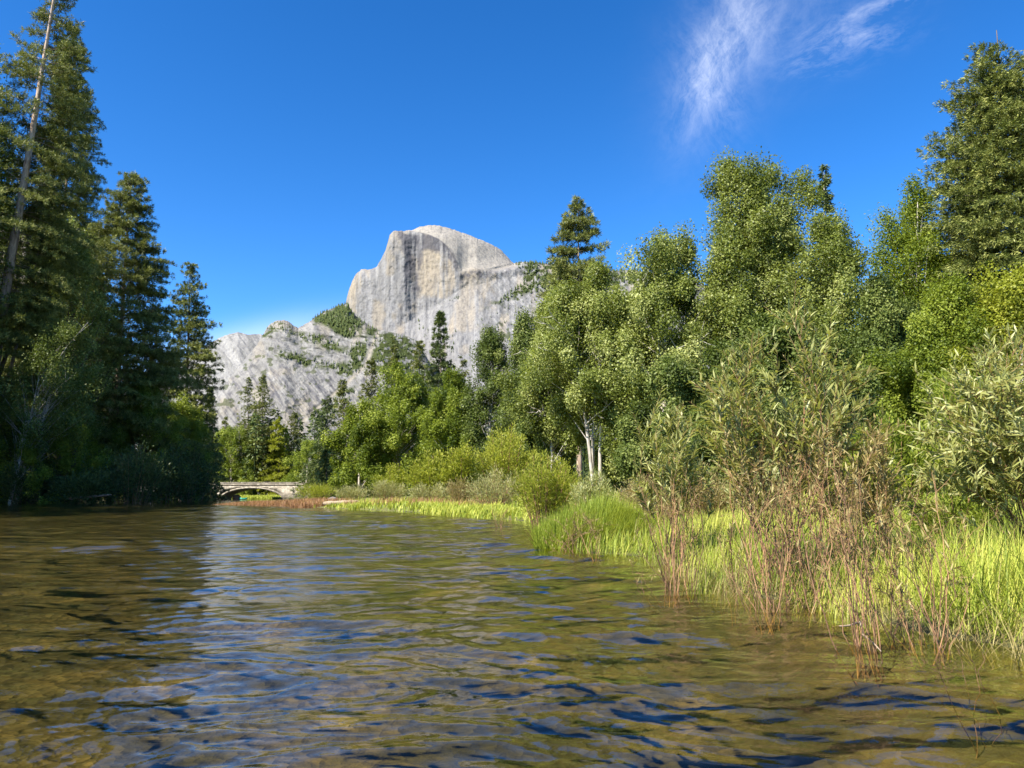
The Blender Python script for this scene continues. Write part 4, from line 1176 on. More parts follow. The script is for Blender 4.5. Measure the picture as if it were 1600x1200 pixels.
for i, (lab, px, ty, w, d, mat, leaf, slim, n, st) in enumerate(SH):
    shrub(lab, px, ty, w, d, 430 + i, mat=mat, leaf=leaf, slim=slim, n=n, stems=st, group=G_LOW)


def willow(label, foot, tips, seed, leaf=(0.07, 0.12), wid=0.17, bare=0.45, per_stem=70, twigs=7, mat='willow', rad=0.008, name='willow_shrub', cat='willow', group=None, arch=0.0):
    """foot: list of (px, py, d) where stems rise; tips: list of (px, py, d, foot index)."""
    rng = np.random.default_rng(seed)
    tr, lv = MB(), MB()
    fp = []
    for (px, py, d) in foot:
        p = P(px, 774, d); fp.append(np.array((p[0], d, min(0.0, float(ground_z(p[0], d))) - 0.06 if py is None else float(ground_z(p[0], d)) - 0.05)))
    org = np.mean(fp, 0); org[2] = float(ground_z(org[0], org[1]))
    C, D, NR, LN, T = [], [], [], [], []
    for (px, py, d, k) in tips:
        f = fp[k] + np.append(rng.normal(0, 0.05, 2), 0)
        tip = P(px, py, d)
        n = 12; q = np.linspace(0, 1, n)[:, None]
        bow = rng.normal(0, 0.085, 3) * np.linalg.norm(tip - f); bow[2] = abs(bow[2]) + arch * np.linalg.norm((tip - f)[:2])
        pts = f * (1 - q) + tip * q + np.sin(q * math.pi) * bow + np.cumsum(rng.normal(0, 0.013, (n, 3)), 0)
        Ls = np.linalg.norm(tip - f)
        r0 = 0.62 * rad * (0.5 + 0.35 * Ls) * rng.uniform(0.7, 1.2)
        tn = rng.uniform(0.2, 0.8)
        tr.tube(pts - org, r0 * (1 - 0.78 * q[:, 0]), 5, tn)
        seg = [(pts, 1.0, bare)]
        for j in range(twigs):
            s = rng.uniform(max(0.15, bare * 0.65), 0.93)
            p0 = np.array([np.interp(s, q[:, 0], pts[:, a]) for a in range(3)])
            ax = unit((pts[min(n - 1, int(s * 11) + 1)] - pts[int(s * 11)])[None])[0]
            dr = unit((ax + rand_unit(rng, 1)[0] * 0.62)[None])[0]
            l = Ls * rng.uniform(0.10, 0.30) * (1.1 - 0.5 * s)
            qq = np.linspace(0, 1, 4)[:, None]
            tp = p0 + dr * l * qq + np.array((0, 0, 0.12)) * l * qq ** 2
            tr.tube(tp - org, r0 * 0.38 * (1 - 0.6 * qq[:, 0]), 4, tn)
            if s > bare * 0.9:
                seg.append((tp, l / Ls, 0.05))
        for (sp, w, b) in seg:
            m = max(3, int(per_stem * w * (1.2 if w == 1.0 else 2.0)))
            if per_stem == 0:
                continue
            s = b + (1 - b) * (np.arange(m) + rng.random(m)) / m
            qs = np.linspace(0, 1, len(sp))
            p = np.stack([np.interp(s, qs, sp[:, a]) for a in range(3)], -1)
            ax = unit(np.gradient(sp, axis=0)); ax = np.stack([np.interp(s, qs, ax[:, a]) for a in range(3)], -1)
            out_ = rand_unit(rng, m); out_ -= ax * np.sum(out_ * ax, 1)[:, None]; out_ = unit(out_)
            C.append(p); D.append(unit(ax * rng.uniform(0.6, 1.3, (m, 1)) + out_ * 0.8 + np.array((0, 0, 0.05))))
            NR.append(unit(ax * 0.5 - out_ * 0.6 + np.array((0, 0, 0.5)) + rng.normal(0, 0.35, (m, 3))))
            LN.append(rng.uniform(leaf[0], leaf[1], m) * (1.12 - 0.3 * s))
            T.append(np.clip(rng.normal(0.46, 0.17, m) + rng.normal(0, 0.05), 0, 1))
    t = thing(name, label, cat, org, group)
    obj('branches', tr.mesh('branches', M['stem'], True), t)
    if C:
        C, D, NR, LN, T = [np.concatenate(a) for a in (C, D, NR, LN, T)]
        lv.blades(C - org, D, NR, LN, LN * wid, np.random.default_rng(seed + 1).uniform(0.0, 0.5, len(C)), T)
        obj('foliage', lv.mesh('foliage', M[mat], True), t)
    return t


def fan(rng, n, x, y, spread_x, spread_y, d, dd, nf):
    return [(rng.normal(x, spread_x), rng.normal(y, spread_y), d + rng.normal(0, dd), int(rng.integers(nf))) for _ in range(n)]


def outline_tips(rng, n, pts, lo, d, dd, nf):
    """Tips spread under a pixel outline: pts the top edge, lo how far below it they may end."""
    xs = [p[0] for p in pts]; o = []
    for _ in range(n):
        x = rng.uniform(xs[0], xs[-1]); top = np.interp(x, xs, [p[1] for p in pts])
        o.append((x, top + lo * rng.random() ** 1.4, d + rng.normal(0, dd), int(rng.integers(nf))))
    return o


G_WIL = 'willows standing at the right water edge'
G_BARE = 'bare red stems standing in the shallows'
rng = np.random.default_rng(77)
top_main = [(1095, 640), (1120, 590), (1150, 560), (1185, 545), (1220, 560), (1260, 545), (1300, 565), (1340, 610), (1375, 640), (1405, 660)]
tips = outline_tips(rng, 34, top_main, 95, 7.4, 0.5, 7)
tips += [(1222, 478, 7.2, 2), (1206, 492, 7.3, 2), (1196, 515, 7.2, 1), (1240, 530, 7.4, 2), (1310, 500, 7.2, 4), (1292, 520, 7.3, 3), (1268, 545, 7.1, 3), (1170, 545, 7.5, 1), (1330, 590, 7.3, 4), (1140, 580, 7.6, 0)]
willow('tall willow with two pale spear leaved shoots rising above its top', [(1170, 0, 7.6), (1200, 0, 7.3), (1235, 0, 7.2), (1255, 0, 7.0), (1285, 0, 7.1), (1215, 0, 7.9), (1270, 0, 7.7)], tips, 501, leaf=(0.08, 0.15), per_stem=44, twigs=9, bare=0.55, group=G_WIL)
top_l = [(1002, 690), (1020, 640), (1045, 612), (1065, 625), (1088, 650), (1100, 690)]
willow('small willow with upright pale leaves left of the tall willow', [(1040, 0, 10.4), (1052, 0, 10.1), (1068, 0, 10.5)], outline_tips(rng, 22, top_l, 90, 10.3, 0.4, 3), 502, leaf=(0.10, 0.17), per_stem=44, twigs=7, bare=0.45, group=G_WIL)
top_r = [(1415, 690), (1440, 620), (1470, 590), (1500, 570), (1530, 545), (1565, 525), (1600, 515), (1680, 500), (1760, 540)]
tips = outline_tips(rng, 60, top_r, 130, 6.8, 0.5, 6) + outline_tips(rng, 16, [(1430, 700), (1480, 680), (1560, 660), (1650, 640)], 90, 6.4, 0.3, 6)
willow('wide willow at the right frame edge with dark stems fanning out to the left', [(1600, 0, 7.3), (1625, 0, 7.1), (1650, 0, 7.4), (1672, 0, 7.2), (1612, 0, 7.0), (1640, 0, 6.9)], tips, 503, leaf=(0.07, 0.125), per_stem=52, twigs=9, bare=0.36, arch=0.12, group=G_WIL)
top_m = [(1290, 720), (1320, 680), (1350, 660), (1380, 665), (1410, 690), (1430, 730)]
willow('lower brownish willow leaning against the right side of the tall willow', [(1320, 0, 7.0), (1345, 0, 6.8), (1365, 0, 6.9)], outline_tips(rng, 22, top_m, 110, 6.9, 0.35, 3), 504, leaf=(0.06, 0.11), per_stem=34, twigs=8, bare=0.5, mat='willow_dry', group=G_WIL)
top_b = [(1110, 700), (1150, 660), (1200, 650), (1260, 650), (1320, 670), (1370, 700)]
willow('reddish leafy undergrowth willow in the middle of the tall willow', [(1150, 0, 7.6), (1185, 0, 7.1), (1230, 0, 6.9), (1275, 0, 6.9), (1310, 0, 7.2)], outline_tips(rng, 16, top_b, 60, 7.0, 0.35, 5), 505, leaf=(0.05, 0.095), per_stem=34, twigs=8, bare=0.5, mat='willow_dry', group=G_WIL)

# bare and nearly bare stems standing in the water: (label, foot pixels, tip outline, n, d, leaves)
BARE = [
    ('clump of bare red stems standing in the water below the small willow', [(1030, 7.6), (1045, 7.4), (1062, 7.3), (1072, 7.6), (1050, 7.9)], [(985, 800), (1000, 745), (1030, 740), (1070, 735), (1110, 760)], 110, 28, 7.6, 2),
    ('clump of grey brown twigs in the water left of the thick forked stem', [(1178, 6.25), (1190, 6.15), (1200, 6.3), (1212, 6.5)], [(1120, 810), (1150, 730), (1190, 700), (1230, 720), (1260, 780)], 110, 22, 6.3, 2),
    ('tangle of pale crossing twigs at the grass edge under the tall willow', [(1228, 6.5), (1245, 6.3), (1258, 6.6), (1280, 6.2)], [(1190, 780), (1230, 720), (1275, 700), (1310, 730), (1340, 780)], 120, 23, 6.4, 3),
    ('tall red stems rooted farthest out in the water beside the pale root', [(1316, 4.95), (1322, 4.85), (1340, 4.75), (1348, 4.8)], [(1255, 780), (1290, 700), (1310, 690), (1330, 700), (1370, 760)], 130, 20, 4.9, 4),
    ('slanting twigs in the water between the tall red stems and the thick dark stem', [(1385, 5.0), (1398, 5.0), (1410, 4.95)], [(1330, 830), (1370, 770), (1400, 790), (1430, 830)], 110, 14, 5.0, 3),
    ('thick dark stems rising from the shallows near the floating leaves', [(1448, 4.8), (1452, 4.7), (1472, 4.95)], [(1400, 780), (1435, 740), (1465, 745), (1490, 790)], 120, 11, 4.85, 2),
    ('few thin twigs standing alone in open water near the lower right corner', [(1505, 3.8), (1508, 3.75)], [(1490, 990), (1510, 965), (1525, 980)], 40, 4, 3.8, 0),
    ('thin reddish twigs at the left tip of the tall grass clump', [(870, 13.0), (890, 12.6), (910, 12.2), (930, 11.8)], [(835, 830), (860, 800), (900, 790), (950, 800)], 50, 26, 12.4, 2),
    ('small clump of red stems in open water off the far grass', [(782, 22.5), (790, 22.0)], [(768, 800), (780, 788), (800, 790)], 30, 22, 22.2, 0),
    ('low arching bare twig dipping into the water left of the red clump', [(1022, 7.4), (1030, 7.5)], [(970, 910), (990, 890), (1005, 870)], 20, 5, 7.3, 0),
    ('loose brown twigs rising out of the marsh grass under the right willow', [(1420, 6.2), (1460, 6.0), (1500, 6.1), (1540, 5.8)], [(1390, 850), (1430, 790), (1490, 770), (1560, 800)], 120, 20, 6.0, 3),
    ('bent half drowned twigs in the water between the red clump and the grey twigs', [(1135, 6.6), (1150, 6.5), (1158, 6.4)], [(1115, 880), (1140, 850), (1165, 860)], 50, 8, 6.5, 0),
]
for i, (lab, feet, outl, lo, n, d, lf) in enumerate(BARE):
    near = d < 6
    willow(lab, [(px, None, dd) for (px, dd) in feet], outline_tips(rng, n, outl, lo, d, 0.12 if d < 10 else 0.4, len(feet)), 520 + i, leaf=(0.04, 0.075), per_stem=lf, mat='willow_dry', twigs=5 if n > 5 else 3, bare=0.5, rad=0.0075 if d < 10 else 0.008, name='bare_twigs', cat='twigs', group=G_BARE)

# pale root in the water beside the tall red stems
mb = MB()
rp = [P(1300, 950, 5.6), P(1330, 962, 5.2), P(1347, 975, 5.0), P(1352, 992, 4.8), P(1375, 1006, 4.65)]
rp = [np.array((p[0], p[1], z)) for p, z in zip(rp, (-0.03, 0.05, 0.09, 0.05, -0.03))]
q = np.linspace(0, 4, 13)
rp = np.stack([np.interp(q, range(5), [p[a] for p in rp]) for a in range(3)], -1) + np.cumsum(rng.normal(0, 0.004, (13, 3)), 0)
o = rp.mean(0)
mb.tube(rp - o, np.interp(q, [0, 1, 3, 4], [0.004, 0.007, 0.007, 0.003]), 7)
t = obj('driftwood', mb.mesh('driftwood', M['deadwood'], True), None, o)
tag(t, 'pale curved root lying in the shallows at the foot of the tall red stems', 'driftwood')

# ------------------------------------------------------------------ grass, reeds


def grass_blades(name, label, cat, gen, mat, seed):
    rng = np.random.default_rng(seed)
    mb = MB()
    for (x, y, h, w, lean, t) in gen(rng):
        n = len(x)
        z = np.maximum(ground_z(x, y), -0.12) - 0.02
        a = rng.normal(0.3, 1.25, n)
        dx = np.stack([np.cos(a), np.sin(a), np.zeros(n)], -1)
        d = unit(np.array((0, 0, 1.0)) + dx * (lean * rng.uniform(0.2, 1.2, n))[:, None])
        nr = unit(-dx + np.array((0, 0, 0.4)))
        mb.blades(np.stack([x, y, z], -1), d, nr, h, w, rng.uniform(0.1, 0.75, n), t, prof=(0.8, 1.0, 0.7, 0.08))
    o = obj(name, mb.mesh(name, M[mat], True))
    o['kind'] = 'stuff'
    tag(o, label, cat)
    return o


def gen_marsh(rng):
    # (distance range, reach behind the shoreline, blades per square metre, height, width)
    for (y0, y1, s0, s1, den, h0, w0) in ((3.2, 8.0, -0.22, 1.6, 1000, 0.48, 0.006), (3.2, 9.0, 1.3, 7.0, 520, 0.52, 0.007), (8.0, 13.0, -0.05, 6.0, 480, 0.50, 0.009),
                                          (12.0, 20.0, 0.0, 2.6, 260, 0.50, 0.013), (12.0, 20.0, 2.6, 14, 110, 0.45, 0.018), (20, 34, 0.0, 16, 34, 0.45, 0.035), (34, 62, 0, 30, 9, 0.5, 0.07)):
        w = s1 - s0
        n = int(den * (y1 - y0) * w)
        y = rng.uniform(y0, y1, n); s = s0 + rng.random(n) * w
        x = np.interp(y, RY, RX) + s + rng.normal(0, 0.15, n)
        k = fbm(x * 0.7, y * 0.7, 3, 5)
        keep = rng.random(n) < np.clip((k - 0.26) * 4.2, 0.10, 1)
        if y0 < 8:
            keep &= ~((s < 0.35) & (fbm(x * 1.6, y * 1.6, 2, 6) < 0.52))
        x, y, s, k = x[keep], y[keep], s[keep], k[keep]
        n = len(x)
        h = h0 * rng.uniform(0.55, 1.25, n) * (0.65 + 0.7 * k) * np.clip(0.65 + s * 0.6, 0, 1)
        t = np.clip(0.40 + (k - 0.45) * 1.3 + rng.normal(0, 0.17, n) + 0.4 * (rng.random(n) < 0.06), 0, 1)
        yield x, y, h, w0 * rng.uniform(0.6, 1.3, n), np.full(n, 0.42), t
    # long blades flopping over at the near right
    n = 2600
    y = rng.uniform(3.0, 5.6, n); x = np.interp(y, RY, RX) + 0.15 + rng.random(n) ** 1.2 * 2.6
    yield x, y, rng.uniform(0.5, 0.95, n), rng.uniform(0.006, 0.011, n), np.full(n, 0.75), np.clip(rng.normal(0.52, 0.16, n), 0, 1)


grass_blades('marsh_grass', 'bright yellow green marsh grass growing along the right shore', 'grass', gen_marsh, 'grass', 601)


def gen_tussock(rng):
    # the tall domed clump of grass at the bend of the shore
    n = 15000
    c = P(925, 774, 13.8)
    a = rng.uniform(0, 6.28, n); r = np.sqrt(rng.random(n))
    x = c[0] + np.cos(a) * r * 1.02; y = 13.9 + np.sin(a) * r * 1.1
    h = (0.98 - 0.42 * r ** 2) * rng.uniform(0.6, 1.1, n) * (0.74 + 0.5 * vnoise(x * 2.6, y * 2.6, 3))
    yield x, y, h, rng.uniform(0.010, 0.018, n), np.full(n, 0.32), np.clip(rng.normal(0.42, 0.13, n), 0, 1)


grass_blades('tall_grass', 'tall domed clump of green grass standing at the bend of the right shore', 'grass', gen_tussock, 'grass', 602)


def gen_strip(rng):
    # sunlit yellow green strips farther along the shore
    for (y0, y1, s0, s1, n, h0, w0) in ((15, 30, -0.2, 2.2, 9000, 0.42, 0.03), (30, 52, -0.3, 2.6, 9000, 0.38, 0.05), (40, 66, 0.5, 4.5, 4500, 0.4, 0.06)):
        y = rng.uniform(y0, y1, n); x = np.interp(y, RY, RX) + s0 + rng.random(n) * (s1 - s0)
        k = fbm(x * 0.3, y * 0.12, 3, 7)
        kk = k > 0.46
        x, y, k = x[kk], y[kk], k[kk]
        yield x, y, h0 * rng.uniform(0.6, 1.3, len(x)), w0 * rng.uniform(0.6, 1.2, len(x)), np.full(len(x), 0.35), np.clip(rng.normal(0.62, 0.2, len(x)) + (k - 0.55) * 0.8, 0, 1)


def gen_arch(rng):
    n = 9000
    y = rng.uniform(186, 216, n); x = np.interp(y, RY, RX) + rng.random(n) * 9
    yield x, y, rng.uniform(0.4, 0.9, n), np.full(n, 0.16), np.full(n, 0.35), np.clip(rng.normal(0.6, 0.16, n), 0, 1)


grass_blades('bank_grass', 'sunlit green bank seen through the arch of the stone bridge', 'grass', gen_arch, 'grass', 605)
grass_blades('shore_grass', 'lemon green strip of short grass along the far part of the right shore', 'grass', gen_strip, 'grass', 603)


def gen_reeds(rng):
    n = 12000
    y = rng.uniform(58, 79, n); x = np.interp(y, RY, RX) + rng.uniform(-0.9, 3.2, n)
    yield x, y, rng.uniform(0.3, 0.75, n) * np.clip((80 - y) / 14, 0.3, 1), rng.uniform(0.02, 0.04, n), np.full(n, 0.25), np.clip(rng.normal(0.42, 0.18, n), 0, 1)
    n = 7000
    y = rng.uniform(24, 56, n); x = np.interp(y, RY, RX) + rng.uniform(0.9, 5.0, n)
    k = fbm(x * 0.25, y * 0.14, 3, 17) > 0.5
    x, y = x[k], y[k]
    yield x, y, rng.uniform(0.4, 0.75, len(x)), rng.uniform(0.015, 0.03, len(x)), np.full(len(x), 0.3), np.clip(rng.normal(0.62, 0.16, len(x)), 0, 1)


def gen_dead(rng):
    n = 1500
    y = rng.uniform(3.2, 10.5, n); x = np.interp(y, RY, RX) + rng.uniform(-0.34, 0.35, n)
    yield x, y, rng.uniform(0.2, 0.6, n), rng.uniform(0.003, 0.006, n), np.full(n, 1.3), np.clip(rng.normal(0.68, 0.2, n), 0, 1)
    n = 2600
    y = rng.uniform(3.4, 19, n); x = np.interp(y, RY, RX) + rng.uniform(0.2, 6, n)
    yield x, y, rng.uniform(0.3, 0.62, n), rng.uniform(0.004, 0.008, n) * (0.6 + y / 14), np.full(n, 0.6), np.clip(rng.normal(0.75, 0.16, n), 0, 1)


grass_blades('dead_stalks', 'tan dead stalks bent over among the grass at the water edge', 'dead grass', gen_dead, 'dry', 606)
grass_blades('red_reeds', 'rust red reeds on the low spit before the bridge and dry stalks along the shore', 'reeds', gen_reeds, 'reed', 604)

# ------------------------------------------------------------------ bridge, raft, log, floating leaves


def stone_mat():
    m, nt, out = new_mat('bridge_masonry')
    tc = N(nt, 'ShaderNodeTexCoord')
    v = N(nt, 'ShaderNodeTexVoronoi'); v.inputs['Scale'].default_value = 1.7
    ve = N(nt, 'ShaderNodeTexVoronoi', feature='DISTANCE_TO_EDGE'); ve.inputs['Scale'].default_value = 1.7
    mp = N(nt, 'ShaderNodeMapping'); mp.inputs['Scale'].default_value = (1, 1, 1.5)
    L(nt, tc.outputs['Object'], mp.inputs['Vector'])
    L(nt, mp.outputs[0], v.inputs['Vector']); L(nt, mp.outputs[0], ve.inputs['Vector'])
    nz = N(nt, 'ShaderNodeTexNoise'); nz.inputs['Scale'].default_value = 3; nz.inputs['Detail'].default_value = 5
    L(nt, tc.outputs['Object'], nz.inputs['Vector'])
    c = ramp(nt, v.outputs['Color'], [(0.1, (0.17, 0.15, 0.115)), (0.5, (0.32, 0.285, 0.23)), (0.9, (0.44, 0.40, 0.33))])
    c = mixc(nt, 0.45, c, ramp(nt, nz.outputs['Fac'], [(0.35, (0.5, 0.5, 0.5)), (0.65, (1.15, 1.12, 1.05))]), 'MULTIPLY')
    c = mixc(nt, math_n(nt, 'SUBTRACT', 1.0, math_n(nt, 'MULTIPLY', ve.outputs['Distance'], 14.0, clamp=True), clamp=True), c, (0.16, 0.14, 0.12))
    p = N(nt, 'ShaderNodeBsdfPrincipled'); p.inputs['Roughness'].default_value = 0.9
    L(nt, c, p.inputs['Base Color'])
    bp = N(nt, 'ShaderNodeBump'); bp.inputs['Distance'].default_value = 0.08
    L(nt, ve.outputs['Distance'], bp.inputs['Height']); L(nt, bp.outputs[0], p.inputs['Normal'])
    L(nt, p.outputs[0], out.inputs[0])
    return m


def build_bridge():
    ST = stone_mat()
    D0 = 178.0
    k = D0 / F
    cx = P(393, 774, D0)[0]
    t = thing('stone_bridge', 'pale stone bridge with one low arch and a flat parapet across the river', 'bridge', (cx, D0, 0))
    half = 48 * k; crown = 2.45; spring = 0.15; dep = 7.0; top = 3.05; xl, xr = -66 * k, 150 * k
    n = 40
    xs = np.linspace(-half, half, n)
    az = spring + (crown - spring) * np.sqrt(np.maximum(0, 1 - (xs / half) ** 2)) ** 1.25

    def slab(pairs, y0, y1, mb):
        # a band given by lower and upper outlines, closed front, back, top and underside
        lo = np.array([(x, z) for x, z, _ in pairs]); hi = np.array([(x, z) for x, _, z in pairs]); m = len(lo)
        V = np.concatenate([np.stack([lo[:, 0], np.full(m, y), lo[:, 1]], -1) if w == 0 else np.stack([hi[:, 0], np.full(m, y), hi[:, 1]], -1) for y in (y0, y1) for w in (0, 1)])
        i = np.arange(m - 1)
        Fq = np.concatenate([np.stack(a, -1) for a in ((i, i + 1, i + m + 1, i + m), (i + 2 * m + 1, i + 2 * m, i + 3 * m, i + 3 * m + 1),
                                                        (i + m, i + m + 1, i + 3 * m + 1, i + 3 * m), (i + 1, i, i + 2 * m, i + 2 * m + 1))])
        mb.add(V, Fq)
        mb.add(V, [(0, m, 3 * m, 2 * m), (m - 1, 3 * m - 1, 4 * m - 1, 2 * m - 1)])
    ring = 0.48
    rz = az + ring * (0.85 + 0.15 * np.abs(xs / half))
    mb = MB()
    slab([(x, z, top) for x, z in zip(xs, np.minimum(rz, top - 0.15))], 0, dep, mb)
    obj('arch_wall', mb.mesh('arch_wall', ST), t)
    mb = MB(); slab([(x, a, b - 0.003) for x, a, b in zip(xs, az, np.minimum(rz, top - 0.15))], -0.07, dep + 0.07, mb)
    obj('arch_ring', mb.mesh('arch_ring', ST), t)
    for x0, x1 in ((xl, -half - 0.002), (half + 0.002, xr)):
        mb = MB(); slab([(x, -1.2, top) for x in np.linspace(x0, x1, 6)], 0.0, dep, mb)
        obj('abutment', mb.mesh('abutment', ST), t)
    for y in (0.0, dep - 0.45):
        mb = MB(); slab([(x, top + 0.003, top + 0.72 - 0.0022 * (x - 3) ** 2 * 0.15) for x in np.linspace(xl, xr, 30)], y + 0.03, y + 0.42, mb)
        p = obj('parapet', mb.mesh('parapet', ST), t)
        mb = MB(); slab([(x, top + 0.725 - 0.00033 * (x - 3) ** 2, top + 0.90 - 0.00033 * (x - 3) ** 2) for x in np.linspace(xl, xr, 30)], y - 0.06, y + 0.52, mb)
        obj('coping', mb.mesh('coping', ST), p)


build_bridge()


def simple_mat(name, col, rough=0.5):
    m, nt, out = new_mat(name)
    tc = N(nt, 'ShaderNodeTexCoord')
    nz = N(nt, 'ShaderNodeTexNoise'); nz.inputs['Scale'].default_value = 14; nz.inputs['Detail'].default_value = 4
    L(nt, tc.outputs['Object'], nz.inputs['Vector'])
    c = ramp(nt, nz.outputs['Fac'], [(0.3, tuple(v * 0.75 for v in col)), (0.7, tuple(min(1, v * 1.2) for v in col))])
    p = N(nt, 'ShaderNodeBsdfPrincipled'); p.inputs['Roughness'].default_value = rough
    L(nt, c, p.inputs['Base Color']); L(nt, p.outputs[0], out.inputs[0])
    return m


def build_raft():
    c = P(381, 774, 176.5)
    t = thing('raft', 'tiny teal raft on the water under the stone arch', 'raft', (c[0], 176.5, 0.0), rz=R(12))
    t.scale = (0.8, 0.8, 0.8)
    a = np.linspace(0, 2 * math.pi, 25)
    mb = MB()
    pts = np.stack([np.sign(np.cos(a)) * np.abs(np.cos(a)) ** 0.7 * 0.85, np.sign(np.sin(a)) * np.abs(np.sin(a)) ** 0.7 * 0.5, 0.2 + 0.12 * np.cos(a) ** 4], -1)
    mb.tube(pts, 0.2, 10)
    obj('tube', mb.mesh('tube', simple_mat('teal_rubber', (0.02, 0.30, 0.22), 0.4), True), t)
    mb = MB()
    V = [(np.cos(x) * 0.8, np.sin(x) * 0.45, z) for z in (0.08, 0.14) for x in a[:-1]]
    n = 24
    mb.add(V, [(i, (i + 1) % n, n + (i + 1) % n, n + i) for i in range(n)])
    mb.add(V, [(n + i, n + (i + 1) % 24, n + 23 - (i + 1), n + 23 - i) for i in range(0, 11)])
    obj('raft_floor', mb.mesh('raft_floor', simple_mat('pale_rubber', (0.5, 0.55, 0.55), 0.5)), t)


build_raft()


def rock(name, label, c, size, seed, mat):
    rng = np.random.default_rng(seed)
    mb = MB()
    nu, nv = 22, 14
    u = np.linspace(0, 2 * math.pi, nu); v = np.linspace(0.02, math.pi - 0.02, nv)
    U, W = np.meshgrid(u, v)
    r = 0.72 + 0.5 * fbm(np.cos(U) * np.sin(W) * 1.6 + seed, np.sin(U) * np.sin(W) * 1.6 + np.cos(W) * 1.3, 4, seed % 50)
    r[:, -1] = r[:, 0]
    V = np.stack([np.cos(U) * np.sin(W) * r * size[0], np.sin(U) * np.sin(W) * r * size[1], np.cos(W) * r * size[2]], -1)
    mb.add(V, grid_faces(nv, nu))
    o = obj(name, mb.mesh(name, mat, True), None, c)
    tag(o, label, name)
    return o


ROCK = simple_mat('river_rock', (0.30, 0.22, 0.16), 0.85)
c = P(370, 774, 181); rock('boulder', 'brown boulder at the water under the left half of the arch', (c[0], 181, 0.3), (1.0, 0.9, 0.8), 3, ROCK)
c = P(521, 774, 66); rock('boulder', 'grey boulder in the scrub behind the bleached log', (c[0], 66, float(ground_z(c[0], 66)) + 0.3), (0.4, 0.4, 0.26), 5, simple_mat('grey_rock', (0.16, 0.15, 0.14), 0.9))


def log_obj(label, a, b, r, z, mat, seed, name='log', cat='log'):
    rng = np.random.default_rng(seed)
    mb = MB()
    n = 14; q = np.linspace(0, 1, n)[:, None]
    pts = a * (1 - q) + b * q + np.cumsum(rng.normal(0, 0.008, (n, 3)), 0)
    o = pts.mean(0)
    rr = r * (1 - 0.35 * q[:, 0]) * rng.uniform(0.9, 1.1, n); rr[0] *= 0.55; rr[-1] *= 0.4
    mb.tube(pts - o, rr, 9)
    e = obj(name, mb.mesh(name, mat, True), None, o)
    tag(e, label, cat)


a = P(506, 774, 57.5); b = P(563, 774, 56.5)
log_obj('bleached log lying on the shore behind the red reeds', np.array((a[0], 57.5, 0.32)), np.array((b[0], 56.5, 0.42)), 0.17, 0, M['deadwood'], 9)
a = P(108, 774, 87.6); b = P(172, 774, 88.0)
log_obj('brown fallen trunk with roots on the dark left bank at the water edge', np.array((a[0], 87.6, 0.5)), np.array((b[0], 88.3, 1.0)), 0.16, 0, simple_mat('brown_root', (0.24, 0.15, 0.10), 0.9), 12)


def lean_trunk(label, p0, p1, d0, d1, r0, mat, seed, nbr=5):
    rng = np.random.default_rng(seed)
    A, B = P(*p0, d0), P(*p1, d1)
    n = 10; q = np.linspace(0, 1, n)[:, None]
    pts = A * (1 - q) + B * q + np.sin(q * math.pi) * np.array((0, 0, 0.5)) + np.cumsum(rng.normal(0, 0.05, (n, 3)), 0)
    # down to the ground
    g = A + (A - B) * 0.0; k_ = (A[2] - 1.5) / (B[2] - A[2])
    g = np.array((A[0] - (B[0] - A[0]) * k_ * 0.8, d0 + 6.0, 1.5))
    pts = np.concatenate([g[None], pts])
    mb = MB(); mb.tube(pts - g, np.linspace(r0 * 1.2, r0 * 0.25, n + 1), 7)
    for k in range(nbr):
        s = rng.integers(3, n); dr = rand_unit(rng, 1)[0] + np.array((0.3, 0, 0.5))
        l = rng.uniform(1, 2.5)
        mb.tube([pts[s] - g, pts[s] - g + dr * l * 0.5, pts[s] - g + dr * l], [r0 * 0.35, r0 * 0.2, r0 * 0.06], 4)
    e = obj('leaning_trunk', mb.mesh('leaning_trunk', mat, True), None, g)
    tag(e, label, 'tree trunk', 'leaning bare trunks in the left grove')


lean_trunk('thin white trunk leaning right, upper one of the pair before the dark pines', (62, 606), (140, 503), 86.5, 86.5, 0.06, M['bark_pale'], 31)
lean_trunk('thin white trunk leaning right, lower one of the pair before the dark pines', (40, 662), (118, 580), 86.0, 86.0, 0.05, M['bark_pale'], 32)
lean_trunk('brown trunk slanting up from the left frame edge behind the white trunks', (-10, 610), (62, 430), 88.5, 90.0, 0.26, M['bark_dark'], 33)

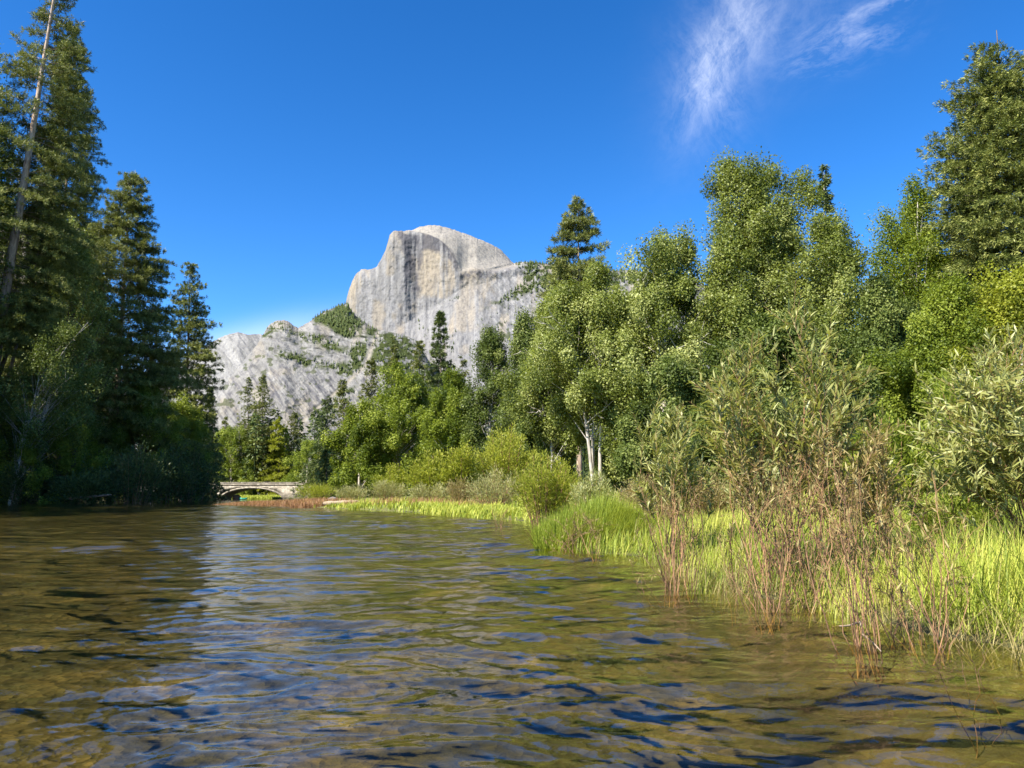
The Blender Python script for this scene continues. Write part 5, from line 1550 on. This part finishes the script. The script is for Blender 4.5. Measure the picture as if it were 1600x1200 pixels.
LEAFM = simple_mat('fallen_leaf', (0.55, 0.27, 0.19), 0.6)
for i, (px, py, lab) in enumerate(((1515, 969, 'pinkish fallen leaf afloat by the grass, larger of the pair'), (1537, 977, 'pinkish fallen leaf afloat by the grass, smaller of the pair'))):
    d = P(px, py, 1.0); dist = 0.885 / (CAM_Z - d[2])
    p = d.copy(); p = P(px, py, dist)
    mb = MB()
    a = np.linspace(0, math.pi, 6); L0 = 0.034 * (1 - 0.25 * i)
    up_ = [(-L0 * math.cos(x), 0.45 * L0 * math.sin(x) ** 0.8, 0.004 + 0.008 * math.sin(x)) for x in a]
    mid_ = [(-L0 * math.cos(x), 0.0, 0.004) for x in a]
    dn_ = [(-L0 * math.cos(x), -0.45 * L0 * math.sin(x) ** 0.8, 0.004 + 0.008 * math.sin(x)) for x in a]
    mb.add(up_ + mid_ + dn_, grid_faces(3, 6))
    e = obj('floating_leaf', mb.mesh('floating_leaf', LEAFM, True), None, (p[0] - 0.05, p[1] - 0.12, 0.022))
    e.rotation_euler = (0, 0, R(20 + 50 * i))
    tag(e, lab, 'leaf', 'fallen leaves afloat by the grass')

# ------------------------------------------------------------------ the mass of forest farther back


def far_forest():
    rng = np.random.default_rng(90)
    sp, ht = [], []
    for (px0, px1, d0, d1, h0, h1, n) in ((340, 1700, 215, 420, 14, 26, 420), (-900, 80, 118, 165, 20, 36, 220), (900, 2300, 75, 200, 9, 17, 300)):
        px = rng.uniform(px0, px1, n); d = rng.uniform(d0, d1, n)
        p = P(px, 774, d); s, r, l = inland(p[:, 0], p[:, 1])
        k = s > 6
        p = p[k]; p[:, 2] = ground_z(p[:, 0], p[:, 1]) - 0.2
        sp.append(p); ht.append(rng.uniform(h0, h1, len(p)))
    sp = np.concatenate(sp); ht = np.concatenate(ht)
    mb = MB()
    # one conifer's worth of sprays per spot, coarse but ragged
    for p, h in zip(sp, ht):
        n = 420
        q = rng.random(n) ** 0.8
        r = h * 0.19 * ((1 - q) ** 0.85 + 0.04) * np.sqrt(rng.uniform(0.15, 1, n))
        a = rng.uniform(0, 6.28, n)
        c = p + np.stack([np.cos(a) * r, np.sin(a) * r, h * (0.04 + 0.96 * q)], -1)
        d = unit(np.stack([np.cos(a), np.sin(a), np.full(n, -0.25)], -1) + rng.normal(0, 0.35, (n, 3)))
        ln = rng.uniform(0.7, 1.6, n) * (h / 22)
        mb.leaves(c, d, unit(rand_unit(rng, n) + np.array((0, 0, 0.9))), ln, ln * 0.42, np.clip(rng.normal(0.42, 0.15) + rng.normal(0, 0.14, n), 0, 1))
        mb.tube([p, p + np.array((0, 0, h * 0.9))], [h * 0.012, h * 0.002], 4, 0.1)
    o = obj('far_forest', mb.mesh('far_forest', M['fir']))
    o['kind'] = 'stuff'
    tag(o, 'dim mass of conifers closing the valley floor behind the nearer trees', 'forest')


far_forest()
